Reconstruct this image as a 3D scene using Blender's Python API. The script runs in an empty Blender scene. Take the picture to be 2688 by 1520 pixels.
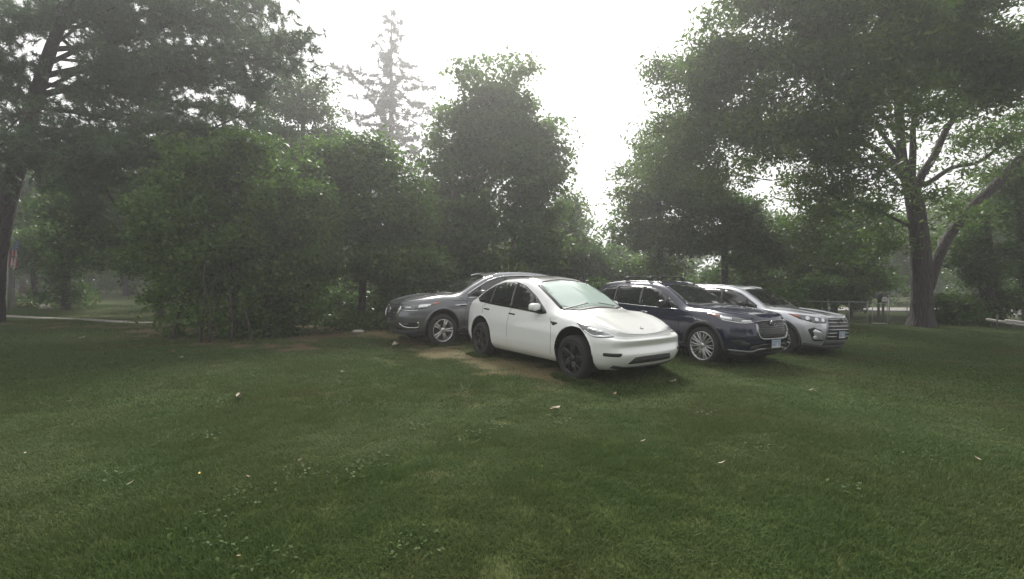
import bpy, math, random
import numpy as np
from mathutils import Vector, Matrix
from mathutils.bvhtree import BVHTree
from mathutils.geometry import delaunay_2d_cdt

S = bpy.context.scene
COL = S.collection
R = math.radians
# ------------------------------------------------------------------ camera
FPX, CXP, HZN, CAMZ = 1190.0, 1344.0, 742.0, 1.65
cam = bpy.data.cameras.new("camera")
cam.sensor_width = 36.0
cam.lens = 36.0 * FPX / 2688.0
cam.shift_y = -(760.0 - HZN) / 2688.0
cam.clip_start = 0.05
cam.clip_end = 600
camo = bpy.data.objects.new("camera", cam)
camo.location = (0, 0, CAMZ)
camo.rotation_euler = (R(90), 0, 0)
COL.objects.link(camo)
S.camera = camo

# ------------------------------------------------------------------ world, sun, exposure
SUN_EL, SUN_AZ = 46.0, -3.0          # azimuth from +Y towards +X
world = bpy.data.worlds.new("World")
S.world = world
world.use_nodes = True
nt = world.node_tree
bg = nt.nodes["Background"]
sky = nt.nodes.new("ShaderNodeTexSky")
sky.sky_type = 'NISHITA'
sky.sun_disc = False
sky.sun_elevation = R(SUN_EL)
sky.sun_rotation = R(SUN_AZ)
sky.air_density = 1.0
sky.dust_density = 6.0
hs = nt.nodes.new("ShaderNodeHueSaturation")
hs.inputs["Saturation"].default_value = 0.12
nt.links.new(sky.outputs[0], hs.inputs["Color"])
mx = nt.nodes.new("ShaderNodeMix")
mx.data_type = 'RGBA'
mx.inputs[0].default_value = 0.88
nt.links.new(hs.outputs[0], mx.inputs[6])
mx.inputs[7].default_value = (6.0, 6.0, 6.05, 1)       # even overcast cloud deck
nt.links.new(mx.outputs[2], bg.inputs["Color"])
bg.inputs["Strength"].default_value = 0.10

sun = bpy.data.lights.new("sun", 'SUN')
sun.energy = 3.6
sun.angle = R(16)
sun.color = (1.0, 0.96, 0.88)
suno = bpy.data.objects.new("sun", sun)
COL.objects.link(suno)
sd = Vector((math.sin(R(SUN_AZ)) * math.cos(R(SUN_EL)), math.cos(R(SUN_AZ)) * math.cos(R(SUN_EL)), math.sin(R(SUN_EL))))
suno.rotation_euler = sd.to_track_quat('Z', 'Y').to_euler()
suno.location = sd * 60

S.view_settings.view_transform = 'Standard'
S.view_settings.look = 'None'
S.view_settings.exposure = 1.08
S.view_settings.gamma = 1.0
S.view_settings.use_curve_mapping = False
cy = S.cycles
cy.use_denoising = True
cy.max_bounces = 7
cy.diffuse_bounces = 4
cy.glossy_bounces = 3
cy.transmission_bounces = 3
cy.transparent_max_bounces = 7
cy.volume_bounces = 0
cy.sample_clamp_indirect = 4.0

# ------------------------------------------------------------------ helpers
def sm(x, a, b):
    t = np.clip((np.asarray(x, float) - a) / (b - a), 0, 1)
    return t * t * (3 - 2 * t)

def zg(X, Y):
    """height of the lawn"""
    X = np.asarray(X, float); Y = np.asarray(Y, float)
    z = -0.17 * sm(X, 3.5, 8) * sm(Y, 7, 12)
    z = z + 0.55 * sm(Y, 20, 45) * sm(-X, 4, 18)
    z = z - 0.10 * sm(X, 8, 16) * sm(Y, 12, 24)
    z = z + 0.006 * np.sin(X * 1.3 + 0.7 * Y) + 0.006 * np.sin(Y * 0.9 - X * 0.5)
    return z

def at(px, py, Y):
    return Vector(((px - CXP) / FPX * Y, Y, CAMZ - (py - HZN) / FPX * Y))

def gnd(px, py):
    """the point of the lawn seen at a pixel of the photograph"""
    Y = CAMZ * FPX / max(py - HZN, 8.0)
    for _ in range(12):
        X = (px - CXP) / FPX * Y
        Y = (CAMZ - float(zg(X, Y))) * FPX / max(py - HZN, 8.0)
    X = (px - CXP) / FPX * Y
    return Vector((X, Y, float(zg(X, Y))))

def np_mesh(name, V, F, smooth=False):
    """V (n,3), F (m,k) uniform polygons"""
    V = np.asarray(V, np.float32); F = np.asarray(F, np.int32)
    me = bpy.data.meshes.new(name)
    me.vertices.add(len(V)); me.vertices.foreach_set("co", V.ravel())
    k = F.shape[1]
    me.loops.add(F.size); me.loops.foreach_set("vertex_index", F.ravel())
    me.polygons.add(len(F))
    me.polygons.foreach_set("loop_start", np.arange(0, F.size, k, dtype=np.int32))
    me.polygons.foreach_set("loop_total", np.full(len(F), k, np.int32))
    if smooth:
        me.polygons.foreach_set("use_smooth", np.ones(len(F), bool))
    me.update(calc_edges=True)
    return me

def py_mesh(name, V, F, smooth=False):
    me = bpy.data.meshes.new(name)
    me.from_pydata([tuple(v) for v in V], [], [tuple(f) for f in F])
    if smooth:
        for p in me.polygons: p.use_smooth = True
    me.update()
    return me

def link(name, me, mat=None, parent=None, kind=None, label=None, cat=None, group=None):
    o = bpy.data.objects.new(name, me)
    COL.objects.link(o)
    if mat is not None and me is not None:
        me.materials.clear(); me.materials.append(mat)
    if parent is not None: o.parent = parent
    if kind: o["kind"] = kind
    tag(o, label, cat, group)
    return o

def tag(o, label=None, cat=None, group=None):
    if label: o["label"] = label
    if cat: o["category"] = cat
    if group: o["group"] = group

def thing(name, label, cat, loc=(0, 0, 0), rz=0.0, group=None):
    o = bpy.data.objects.new(name, None)
    o.empty_display_size = 0.2
    COL.objects.link(o)
    o.location = loc
    o.rotation_euler = (0, 0, rz)
    tag(o, label, cat, group)
    return o

class MB:
    """collects shapes into one mesh"""
    def __init__(s): s.V = []; s.F = []
    def add(s, V, F):
        n = len(s.V)
        s.V += [tuple(v) for v in V]
        s.F += [tuple(i + n for i in f) for f in F]
        return s
    def box(s, c, d, rot=None):
        x, y, z = d[0] / 2, d[1] / 2, d[2] / 2
        V = [Vector((a * x, b * y, e * z)) for a in (-1, 1) for b in (-1, 1) for e in (-1, 1)]
        if rot is not None: V = [rot @ v for v in V]
        c = Vector(c)
        return s.add([v + c for v in V], [(0, 1, 3, 2), (4, 6, 7, 5), (0, 4, 5, 1), (2, 3, 7, 6), (0, 2, 6, 4), (1, 5, 7, 3)])
    def tube(s, pts, rad, n=10, cap=True):
        V, F = tube(pts, rad, n, cap)
        return s.add(V, F)
    def sup(s, c, r, e=0.6, nu=16, nv=10, rot=None):
        V, F = superell(r, e, nu, nv)
        V = [Vector(v) for v in V]
        if rot is not None: V = [rot @ v for v in V]
        c = Vector(c)
        return s.add([v + c for v in V], F)
    def link(s, name, mat, parent=None, smooth=True, **k):
        return link(name, py_mesh(name, s.V, s.F, smooth), mat, parent, **k)

def tube(pts, rad, n=10, cap=True):
    pts = [Vector(p) for p in pts]
    if not hasattr(rad, "__len__"): rad = [rad] * len(pts)
    V, F = [], []
    up = Vector((0.123, 0.31, 0.94))
    for i, p in enumerate(pts):
        d = (pts[min(i + 1, len(pts) - 1)] - pts[max(i - 1, 0)]).normalized()
        if abs(d.dot(up)) > 0.97: up = Vector((1, 0.1, 0))
        a = d.cross(up).normalized(); b = d.cross(a)
        for k in range(n):
            t = 2 * math.pi * k / n
            V.append(p + (a * math.cos(t) + b * math.sin(t)) * rad[i])
    for i in range(len(pts) - 1):
        for k in range(n):
            k2 = (k + 1) % n
            F.append((i * n + k, i * n + k2, (i + 1) * n + k2, (i + 1) * n + k))
    if cap:
        F.append(tuple(range(n - 1, -1, -1)))
        F.append(tuple(range((len(pts) - 1) * n, len(pts) * n)))
    return V, F

def superell(r, e=0.6, nu=16, nv=10):
    def sp(x): return math.copysign(abs(x) ** e, x)
    V, F = [], []
    for j in range(nv + 1):
        ph = -math.pi / 2 + math.pi * j / nv
        for i in range(nu):
            th = 2 * math.pi * i / nu
            V.append((r[0] * sp(math.cos(ph)) * sp(math.cos(th)), r[1] * sp(math.cos(ph)) * sp(math.sin(th)), r[2] * sp(math.sin(ph))))
    for j in range(nv):
        for i in range(nu):
            i2 = (i + 1) % nu
            F.append((j * nu + i, j * nu + i2, (j + 1) * nu + i2, (j + 1) * nu + i))
    return V, F

def smooth_path(pts, n=6):
    """Catmull-Rom through points (any dimension)"""
    P = np.array([list(p) for p in pts], float)
    if len(P) < 3: return P
    Q = np.vstack([2 * P[0] - P[1], P, 2 * P[-1] - P[-2]])
    out = []
    for i in range(1, len(Q) - 2):
        for t in np.linspace(0, 1, n, endpoint=False):
            a, b, c, d = Q[i - 1], Q[i], Q[i + 1], Q[i + 2]
            out.append(0.5 * ((2 * b) + (-a + c) * t + (2 * a - 5 * b + 4 * c - d) * t * t + (-a + 3 * b - 3 * c + d) * t ** 3))
    out.append(P[-1])
    return np.array(out)

# ------------------------------------------------------------------ materials
def mat_new(name):
    m = bpy.data.materials.new(name); m.use_nodes = True
    return m, m.node_tree, m.node_tree.nodes["Principled BSDF"]

def N(nt, typ, **kw):
    n = nt.nodes.new(typ)
    for k, v in kw.items(): setattr(n, k, v)
    return n

def simple(name, col, rough=0.5, metal=0.0, coat=0.0, spec=0.5, var=0.0, scale=6.0, bump=0.0):
    m, nt, b = mat_new(name)
    b.inputs["Base Color"].default_value = (*col, 1)
    b.inputs["Roughness"].default_value = rough
    b.inputs["Metallic"].default_value = metal
    b.inputs["Coat Weight"].default_value = coat
    b.inputs["Coat Roughness"].default_value = 0.04
    b.inputs["Specular IOR Level"].default_value = spec
    if var > 0 or bump > 0:
        tc = N(nt, "ShaderNodeTexCoord"); no = N(nt, "ShaderNodeTexNoise")
        no.inputs["Scale"].default_value = scale; no.inputs["Detail"].default_value = 6
        nt.links.new(tc.outputs["Object"], no.inputs["Vector"])
        if var > 0:
            mxn = N(nt, "ShaderNodeMix", data_type='RGBA')
            mxn.inputs[6].default_value = (*[c * (1 - var) for c in col], 1)
            mxn.inputs[7].default_value = (*[min(1, c * (1 + var)) for c in col], 1)
            nt.links.new(no.outputs["Fac"], mxn.inputs[0])
            nt.links.new(mxn.outputs[2], b.inputs["Base Color"])
        if bump > 0:
            bp = N(nt, "ShaderNodeBump"); bp.inputs["Strength"].default_value = bump; bp.inputs["Distance"].default_value = 0.02
            nt.links.new(no.outputs["Fac"], bp.inputs["Height"])
            nt.links.new(bp.outputs[0], b.inputs["Normal"])
    return m

def leaf_mat(name, a, b_, transl=0.55, rough=0.4):
    """two leaf colours mixed leaf by leaf and by clump"""
    m, nt, b = mat_new(name)
    ge = N(nt, "ShaderNodeNewGeometry")
    no = N(nt, "ShaderNodeTexNoise"); no.inputs["Scale"].default_value = 0.9; no.inputs["Detail"].default_value = 2
    nt.links.new(ge.outputs["Position"], no.inputs["Vector"])
    ad = N(nt, "ShaderNodeMath", operation='MULTIPLY_ADD')
    ad.inputs[1].default_value = 0.5; nt.links.new(ge.outputs["Random Per Island"], ad.inputs[0])
    sb = N(nt, "ShaderNodeMath", operation='SUBTRACT'); sb.inputs[1].default_value = 0.25
    nt.links.new(no.outputs["Fac"], sb.inputs[0]); nt.links.new(sb.outputs[0], ad.inputs[2])
    mxn = N(nt, "ShaderNodeMix", data_type='RGBA')
    mxn.inputs[6].default_value = (*a, 1); mxn.inputs[7].default_value = (*b_, 1)
    nt.links.new(ad.outputs[0], mxn.inputs[0])
    nt.links.new(mxn.outputs[2], b.inputs["Base Color"])
    b.inputs["Roughness"].default_value = rough
    b.inputs["Specular IOR Level"].default_value = 0.35
    tr = N(nt, "ShaderNodeBsdfTranslucent")
    nt.links.new(mxn.outputs[2], tr.inputs["Color"])
    ms = N(nt, "ShaderNodeMixShader"); ms.inputs[0].default_value = transl
    nt.links.new(b.outputs[0], ms.inputs[1]); nt.links.new(tr.outputs[0], ms.inputs[2])
    nt.links.new(ms.outputs[0], nt.nodes["Material Output"].inputs["Surface"])
    return m

def bark_mat(name, a, b_, sx=14, sz=2.5):
    m, nt, b = mat_new(name)
    tc = N(nt, "ShaderNodeTexCoord"); mp = N(nt, "ShaderNodeMapping")
    mp.inputs["Scale"].default_value = (sx, sx, sz)
    no = N(nt, "ShaderNodeTexNoise"); no.inputs["Scale"].default_value = 1.0; no.inputs["Detail"].default_value = 8; no.inputs["Distortion"].default_value = 0.6
    nt.links.new(tc.outputs["Object"], mp.inputs[0]); nt.links.new(mp.outputs[0], no.inputs["Vector"])
    cr = N(nt, "ShaderNodeValToRGB")
    cr.color_ramp.elements[0].position = 0.35; cr.color_ramp.elements[0].color = (*a, 1)
    cr.color_ramp.elements[1].position = 0.68; cr.color_ramp.elements[1].color = (*b_, 1)
    nt.links.new(no.outputs["Fac"], cr.inputs[0]); nt.links.new(cr.outputs[0], b.inputs["Base Color"])
    bp = N(nt, "ShaderNodeBump"); bp.inputs["Strength"].default_value = 1.0; bp.inputs["Distance"].default_value = 0.12
    nt.links.new(no.outputs["Fac"], bp.inputs["Height"]); nt.links.new(bp.outputs[0], b.inputs["Normal"])
    b.inputs["Roughness"].default_value = 0.9
    return m

M = dict(
    leaf_mid=leaf_mat("leaf_mid", (0.034, 0.084, 0.012), (0.110, 0.195, 0.032)),
    leaf_dark=leaf_mat("leaf_dark", (0.030, 0.072, 0.013), (0.090, 0.165, 0.030)),
    leaf_bright=leaf_mat("leaf_bright", (0.050, 0.100, 0.020), (0.110, 0.170, 0.040), 0.4),
    leaf_maple=leaf_mat("leaf_maple", (0.050, 0.105, 0.018), (0.130, 0.205, 0.046), 0.64),
    leaf_locust=leaf_mat("leaf_locust", (0.042, 0.094, 0.014), (0.120, 0.195, 0.032), 0.5),
    leaf_hosta=leaf_mat("leaf_hosta", (0.09, 0.13, 0.025), (0.20, 0.22, 0.06), 0.3),
    needle=leaf_mat("needle", (0.044, 0.086, 0.036), (0.102, 0.165, 0.072), 0.3),
    spruce=leaf_mat("spruce", (0.040, 0.060, 0.048), (0.080, 0.100, 0.080), 0.2),
    flower=leaf_mat("flower", (0.30, 0.06, 0.03), (0.45, 0.15, 0.08), 0.3),
    bark=bark_mat("bark", (0.014, 0.011, 0.010), (0.060, 0.048, 0.042)),
    bark_pine=bark_mat("bark_pine", (0.016, 0.011, 0.012), (0.055, 0.040, 0.040)),
    bark_pale=bark_mat("bark_pale", (0.10, 0.085, 0.065), (0.24, 0.20, 0.16)),
    white_paint=simple("white_paint", (0.68, 0.69, 0.68), 0.20, 0.0, 1.0),
    navy_paint=simple("navy_paint", (0.004, 0.006, 0.028), 0.20, 0.0, 0.6),
    grey_paint=simple("grey_paint", (0.085, 0.089, 0.098), 0.33, 0.5, 1.0),
    silver_paint=simple("silver_paint", (0.50, 0.51, 0.54), 0.34, 0.65, 1.0),
    glass=simple("glass", (0.012, 0.014, 0.014), 0.02, 0, 0, 0.9),
    glass_shade=simple("glass_shade", (0.34, 0.42, 0.385), 0.04, 0, 0.0, 0.6),
    black_trim=simple("black_trim", (0.015, 0.015, 0.016), 0.45),
    black_gloss=simple("black_gloss", (0.010, 0.010, 0.012), 0.22, 0, 0.0, 0.35),
    dark_plastic=simple("dark_plastic", (0.030, 0.030, 0.032), 0.7),
    well=simple("well", (0.008, 0.008, 0.008), 0.95, spec=0.1),
    tyre=simple("tyre", (0.013, 0.013, 0.014), 0.85, var=0.25, scale=20),
    rim_black=simple("rim_black", (0.009, 0.009, 0.010), 0.3, 0.0),
    rim_silver=simple("rim_silver", (0.56, 0.56, 0.56), 0.28, 0.85),
    rim_dark=simple("rim_dark", (0.05, 0.05, 0.055), 0.4, 0.5),
    chrome=simple("chrome", (0.50, 0.51, 0.52), 0.14, 1.0),
    bar_grey=simple("bar_grey", (0.24, 0.245, 0.255), 0.3, 0.8),
    dark_chrome=simple("dark_chrome", (0.27, 0.275, 0.285), 0.15, 1.0),
    satin=simple("satin", (0.50, 0.51, 0.52), 0.35, 0.9),
    lens_dark=simple("lens_dark", (0.10, 0.105, 0.11), 0.08, 0.2, 1.0),
    lens_clear=simple("lens_clear", (0.62, 0.64, 0.66), 0.12, 0.4, 1.0),
    amber=simple("amber", (0.42, 0.10, 0.03), 0.15, 0, 1.0),
    red_lens=simple("red_lens", (0.28, 0.01, 0.015), 0.12, 0, 1.0),
    plate=simple("plate", (0.50, 0.53, 0.55), 0.4),
    plate_blue=simple("plate_blue", (0.20, 0.29, 0.38), 0.4),
    plate_dark=simple("plate_dark", (0.20, 0.22, 0.28), 0.5),
    seam=simple("seam", (0.03, 0.03, 0.03), 0.8),
    galv=simple("galv", (0.22, 0.225, 0.22), 0.6, 0.3, var=0.3, scale=9),
    concrete=simple("concrete", (0.19, 0.17, 0.155), 0.9, var=0.15, scale=3, bump=0.3),
    asphalt=simple("asphalt", (0.17, 0.16, 0.155), 0.9, var=0.12, scale=2, bump=0.2),
    white_plastic=simple("white_plastic", (0.55, 0.54, 0.53), 0.5, var=0.1),
    old_white=simple("old_white", (0.42, 0.40, 0.38), 0.6, var=0.2, scale=5),
    wood_grey=simple("wood_grey", (0.085, 0.08, 0.075), 0.85, var=0.3, scale=8),
    stone=simple("stone", (0.38, 0.35, 0.30), 0.9, var=0.25, scale=10, bump=0.4),
    flag_red=simple("flag_red", (0.22, 0.03, 0.045), 0.8),
    flag_white=simple("flag_white", (0.40, 0.37, 0.37), 0.8),
    flag_blue=simple("flag_blue", (0.05, 0.07, 0.26), 0.8),
    dead_leaf=simple("dead_leaf", (0.32, 0.28, 0.21), 0.8, var=0.25, scale=30),
    dead_leaf_brown=simple("dead_leaf_brown", (0.20, 0.14, 0.08), 0.8, var=0.25, scale=30),
    yellow_leaf=simple("yellow_leaf", (0.45, 0.36, 0.08), 0.7, var=0.2, scale=30),
    siding=simple("siding", (0.30, 0.29, 0.27), 0.7, var=0.08, scale=2),
    shingle=simple("shingle", (0.06, 0.055, 0.052), 0.9, var=0.3, scale=8),
)

# ------------------------------------------------------------------ ground
def seg_d(X, Y, pts):
    """distance from points to a polyline"""
    d = np.full(np.shape(X), 1e9)
    for (a, b) in zip(pts[:-1], pts[1:]):
        ax, ay, bx, by = a[0], a[1], b[0], b[1]
        L = (bx - ax) ** 2 + (by - ay) ** 2 + 1e-9
        t = np.clip(((X - ax) * (bx - ax) + (Y - ay) * (by - ay)) / L, 0, 1)
        d = np.minimum(d, np.hypot(X - ax - t * (bx - ax), Y - ay - t * (by - ay)))
    return d

TRACK = [gnd(790, 858), gnd(860, 858), gnd(960, 868), gnd(1060, 894), gnd(1190, 926), gnd(1310, 958), gnd(1400, 976), gnd(1450, 990)]
TRACK = smooth_path([(p.x, p.y) for p in TRACK], 5)
BED = smooth_path([(p.x, p.y) for p in (gnd(390, 862), gnd(470, 878), gnd(560, 898), gnd(680, 912), gnd(800, 905), gnd(860, 880))], 5)
MULCH = [(p.x, p.y) for p in (gnd(0, 850), gnd(200, 856), gnd(330, 858), gnd(450, 868))]

def vnoise(X, Y, s, seed):
    r = np.random.RandomState(seed)
    o = np.zeros(np.shape(X))
    for k in range(5):
        th = r.uniform(0, 6.28); f = s * (1.55 ** k) * r.uniform(0.8, 1.2)
        o = o + np.sin((X * math.cos(th) + Y * math.sin(th)) * f + r.uniform(0, 6.28)) * np.sin((-X * math.sin(th) + Y * math.cos(th)) * f * 0.83 + r.uniform(0, 6.28)) / (1.35 ** k)
    return o

def straw(X, Y):
    """0..1 worn dry straw-coloured ground (the track beside the cars)"""
    n = vnoise(X, Y, 2.2, 3) * 0.28
    a = 1 - sm(seg_d(X, Y, TRACK) + n, 0.20, 0.90)
    return np.clip(a, 0, 1)

def earth(X, Y):
    """0..1 reddish brown bare earth and needles (under the thicket and the pine)"""
    n = vnoise(X, Y, 1.7, 5) * 0.35
    a = 1 - sm(seg_d(X, Y, BED) + n, 0.30, 1.15)
    c = 1 - sm(seg_d(X, Y, MULCH) + n, 0.5, 1.5)
    # thin brownish patches in the left half of the lawn
    p = sm(vnoise(X, Y, 0.75, 11) + 0.25 * vnoise(X, Y, 3.0, 12), 0.1, 2.2) * sm(1.2 - X, 0, 2.5) * 0.5
    inside = sm(Y, 12.5, 14.5) * sm(-X, 4.0, 5.5) * (1 - sm(Y, 17, 19)) * (1 - sm(-X, 10.8, 12))
    far = sm(Y, 18, 20) * (1 - sm(Y, 26, 33)) * sm(-X, 9, 12) * 0.45 * (0.6 + 0.5 * vnoise(X, Y, 0.5, 21))
    return np.clip(np.maximum.reduce([a, c * 0.9, p, inside, far]), 0, 1)

def ground_axis(parts):
    out = []
    for a, b, s in parts: out += list(np.arange(a, b, s))
    return np.array(out + [parts[-1][1]])

gx = ground_axis([(-150, -40, 10), (-40, -14, 1.0), (-14, 14, 0.12), (14, 40, 0.8), (40, 150, 10)])
gy = ground_axis([(-60, -6, 6), (-6, 1.5, 0.6), (1.5, 20, 0.12), (20, 46, 0.6), (46, 200, 10)])
GX, GY = np.meshgrid(gx, gy)
GZ = zg(GX, GY)
nx = len(gx); ny = len(gy)
idx = np.arange(nx * ny).reshape(ny, nx)
GF = np.stack([idx[:-1, :-1], idx[:-1, 1:], idx[1:, 1:], idx[1:, :-1]], -1).reshape(-1, 4)
gme = np_mesh("ground", np.stack([GX, GY, GZ], -1).reshape(-1, 3), GF, True)
at_ = gme.attributes.new("straw", 'FLOAT', 'POINT'); at_.data.foreach_set("value", straw(GX, GY).astype(np.float32).ravel())
at_ = gme.attributes.new("earth", 'FLOAT', 'POINT'); at_.data.foreach_set("value", earth(GX, GY).astype(np.float32).ravel())

def ground_material():
    m, nt, b = mat_new("lawn_ground")
    ge = N(nt, "ShaderNodeNewGeometry")
    def noise(s, d=4, rough=0.6):
        n = N(nt, "ShaderNodeTexNoise"); n.inputs["Scale"].default_value = s; n.inputs["Detail"].default_value = d; n.inputs["Roughness"].default_value = rough
        nt.links.new(ge.outputs["Position"], n.inputs["Vector"]); return n
    def mix(f, a, c):
        n = N(nt, "ShaderNodeMix", data_type='RGBA')
        for s, v in ((6, a), (7, c)):
            if isinstance(v, tuple): n.inputs[s].default_value = (*v, 1)
            else: nt.links.new(v, n.inputs[s])
        nt.links.new(f, n.inputs[0]); return n.outputs[2]
    def ramp(f, lo, hi):
        n = N(nt, "ShaderNodeMapRange"); n.inputs[1].default_value = lo; n.inputs[2].default_value = hi
        nt.links.new(f, n.inputs[0]); return n.outputs[0]
    big = noise(0.35, 3); mid = noise(2.0, 5); fine = noise(28, 6, 0.75)
    c = mix(ramp(big.outputs["Fac"], 0.35, 0.65), (0.030, 0.052, 0.013), (0.048, 0.066, 0.018))
    c = mix(ramp(mid.outputs["Fac"], 0.45, 0.75), c, (0.070, 0.066, 0.026))
    c = mix(ramp(fine.outputs["Fac"], 0.45, 0.72), c, (0.080, 0.105, 0.032))
    c = mix(ramp(fine.outputs["Fac"], 0.50, 0.28), c, (0.014, 0.020, 0.008))
    e = N(nt, "ShaderNodeAttribute", attribute_name="earth"); s = N(nt, "ShaderNodeAttribute", attribute_name="straw")
    ec = mix(ramp(mid.outputs["Fac"], 0.3, 0.7), (0.060, 0.045, 0.026), (0.095, 0.070, 0.040))
    ec = mix(ramp(fine.outputs["Fac"], 0.5, 0.7), ec, (0.15, 0.105, 0.065))
    sc = mix(ramp(mid.outputs["Fac"], 0.3, 0.7), (0.14, 0.120, 0.062), (0.23, 0.195, 0.110))
    sc = mix(ramp(fine.outputs["Fac"], 0.52, 0.35), sc, (0.085, 0.075, 0.035))
    c = mix(e.outputs["Fac"], c, ec)
    c = mix(s.outputs["Fac"], c, sc)
    nt.links.new(c, b.inputs["Base Color"])
    b.inputs["Roughness"].default_value = 0.95
    b.inputs["Specular IOR Level"].default_value = 0.1
    bp = N(nt, "ShaderNodeBump"); bp.inputs["Strength"].default_value = 0.9; bp.inputs["Distance"].default_value = 0.03
    nt.links.new(fine.outputs["Fac"], bp.inputs["Height"]); nt.links.new(bp.outputs[0], b.inputs["Normal"])
    return m

link("ground", gme, ground_material(), kind="structure")

def strip(name, pts, width, mat, dz=0.02, kind="structure", skirt=0.12):
    """a paved strip laid along a polyline, following the lawn"""
    P = smooth_path(pts, 8)
    V, F = [], []
    for i, p in enumerate(P):
        d = P[min(i + 1, len(P) - 1)] - P[max(i - 1, 0)]
        d = d / np.linalg.norm(d); n = np.array([-d[1], d[0]])
        for s in (-1, 1):
            q = p + n * s * width / 2
            z = float(zg(p[0], p[1])) + dz
            V.append((q[0], q[1], z)); V.append((q[0], q[1], z - skirt))
    for i in range(len(P) - 1):
        a = i * 4; b = a + 4
        F += [(a, b, b + 2, a + 2), (a + 1, b + 1, b, a), (a + 2, b + 2, b + 3, a + 3)]
    return link(name, py_mesh(name, V, F), mat, kind=kind)

p0, p1, p2 = gnd(-220, 824), gnd(60, 833), gnd(300, 845)
strip("path", [(p0.x, p0.y), (p1.x, p1.y), (p2.x, p2.y), (gnd(400, 849).x, gnd(400, 849).y)], 0.55, M["concrete"], 0.035)
strip("road", [(2, 34.5), (14, 32.5), (26, 31.0), (45, 29.5), (90, 28.0)], 3.6, M["asphalt"], 0.12)

# ------------------------------------------------------------------ grass (uncountable)
def grass_material(name, a, b_, dry):
    m, nt, b = mat_new(name)
    ge = N(nt, "ShaderNodeNewGeometry")
    no = N(nt, "ShaderNodeTexNoise"); no.inputs["Scale"].default_value = 0.55; no.inputs["Detail"].default_value = 4
    nt.links.new(ge.outputs["Position"], no.inputs["Vector"])
    mr = N(nt, "ShaderNodeMapRange"); mr.inputs[1].default_value = 0.4; mr.inputs[2].default_value = 0.72
    nt.links.new(no.outputs["Fac"], mr.inputs[0])
    m1 = N(nt, "ShaderNodeMix", data_type='RGBA'); m1.inputs[6].default_value = (*a, 1); m1.inputs[7].default_value = (*b_, 1)
    nt.links.new(ge.outputs["Random Per Island"], m1.inputs[0])
    mu = N(nt, "ShaderNodeMath", operation='MULTIPLY'); mu.inputs[1].default_value = 0.5
    nt.links.new(mr.outputs[0], mu.inputs[0])
    m2 = N(nt, "ShaderNodeMix", data_type='RGBA'); m2.inputs[7].default_value = (*dry, 1)
    nt.links.new(mu.outputs[0], m2.inputs[0]); nt.links.new(m1.outputs[2], m2.inputs[6])
    nt.links.new(m2.outputs[2], b.inputs["Base Color"])
    b.inputs["Roughness"].default_value = 0.65
    b.inputs["Specular IOR Level"].default_value = 0.15
    tr = N(nt, "ShaderNodeBsdfTranslucent"); nt.links.new(m2.outputs[2], tr.inputs["Color"])
    ms = N(nt, "ShaderNodeMixShader"); ms.inputs[0].default_value = 0.3
    nt.links.new(b.outputs[0], ms.inputs[1]); nt.links.new(tr.outputs[0], ms.inputs[2])
    nt.links.new(ms.outputs[0], nt.nodes["Material Output"].inputs["Surface"])
    return m

MG = grass_material("grass_blades", (0.043, 0.080, 0.021), (0.094, 0.135, 0.042), (0.098, 0.098, 0.039))
MC = grass_material("clover_leaves", (0.030, 0.064, 0.016), (0.070, 0.108, 0.032), (0.060, 0.085, 0.028))

def blade_patch(name, n, h, w, seed, size=1.0):
    r = np.random.RandomState(seed)
    c = np.stack([r.normal(0, size * .36, n), r.normal(0, size * .36, n), np.zeros(n)], -1)
    th = r.uniform(0, 6.283, n); hh = h * r.uniform(0.45, 1.35, n); ww = w * r.uniform(0.7, 1.3, n)
    lean = r.uniform(0.15, 1.1, n) * hh
    lx, ly = np.cos(th) * lean, np.sin(th) * lean
    sx, sy = -np.sin(th) * ww / 2, np.cos(th) * ww / 2
    z0 = np.zeros(n)
    A = c + np.stack([sx, sy, z0 - 0.01], -1); B = c + np.stack([-sx, -sy, z0 - 0.01], -1)
    C = c + np.stack([lx * 0.35 - sx * .8, ly * 0.35 - sy * .8, hh * 0.62], -1); D = c + np.stack([lx * 0.35 + sx * .8, ly * 0.35 + sy * .8, hh * 0.62], -1)
    T = c + np.stack([lx, ly, hh * 0.95], -1)
    V = np.stack([A, B, C, D, T], 1).reshape(-1, 3)
    i = np.arange(n)[:, None] * 5
    tri = np.concatenate([i + [0, 1, 2], i + [0, 2, 3], i + [3, 2, 4]], 0)
    return np_mesh(name, V, tri)

def clover_patch(name, n, seed, size=0.5):
    """low broad-leaved weeds"""
    r = np.random.RandomState(seed)
    rr = size / 2 * np.sqrt(r.uniform(0, 1, n)); t = r.uniform(0, 6.283, n)
    c = np.stack([rr * np.cos(t), rr * np.sin(t), r.uniform(0.025, 0.06, n) * (1.15 - rr / size)], -1)
    nrm = np.stack([r.normal(0, .45, n), r.normal(0, .45, n), np.ones(n)], -1); nrm /= np.linalg.norm(nrm, axis=1)[:, None]
    a = np.cross(nrm, np.stack([np.cos(t * 3), np.sin(t * 3), np.zeros(n)], -1)); a /= np.linalg.norm(a, axis=1)[:, None]
    b = np.cross(nrm, a)
    L = r.uniform(0.008, 0.020, n)[:, None]
    V = np.stack([c + a * L, c + b * L * .75 + nrm * .002, c - a * L, c - b * L * .75 + nrm * .002], 1).reshape(-1, 3)
    return np_mesh(name, V, np.arange(4 * n).reshape(-1, 4))

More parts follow.
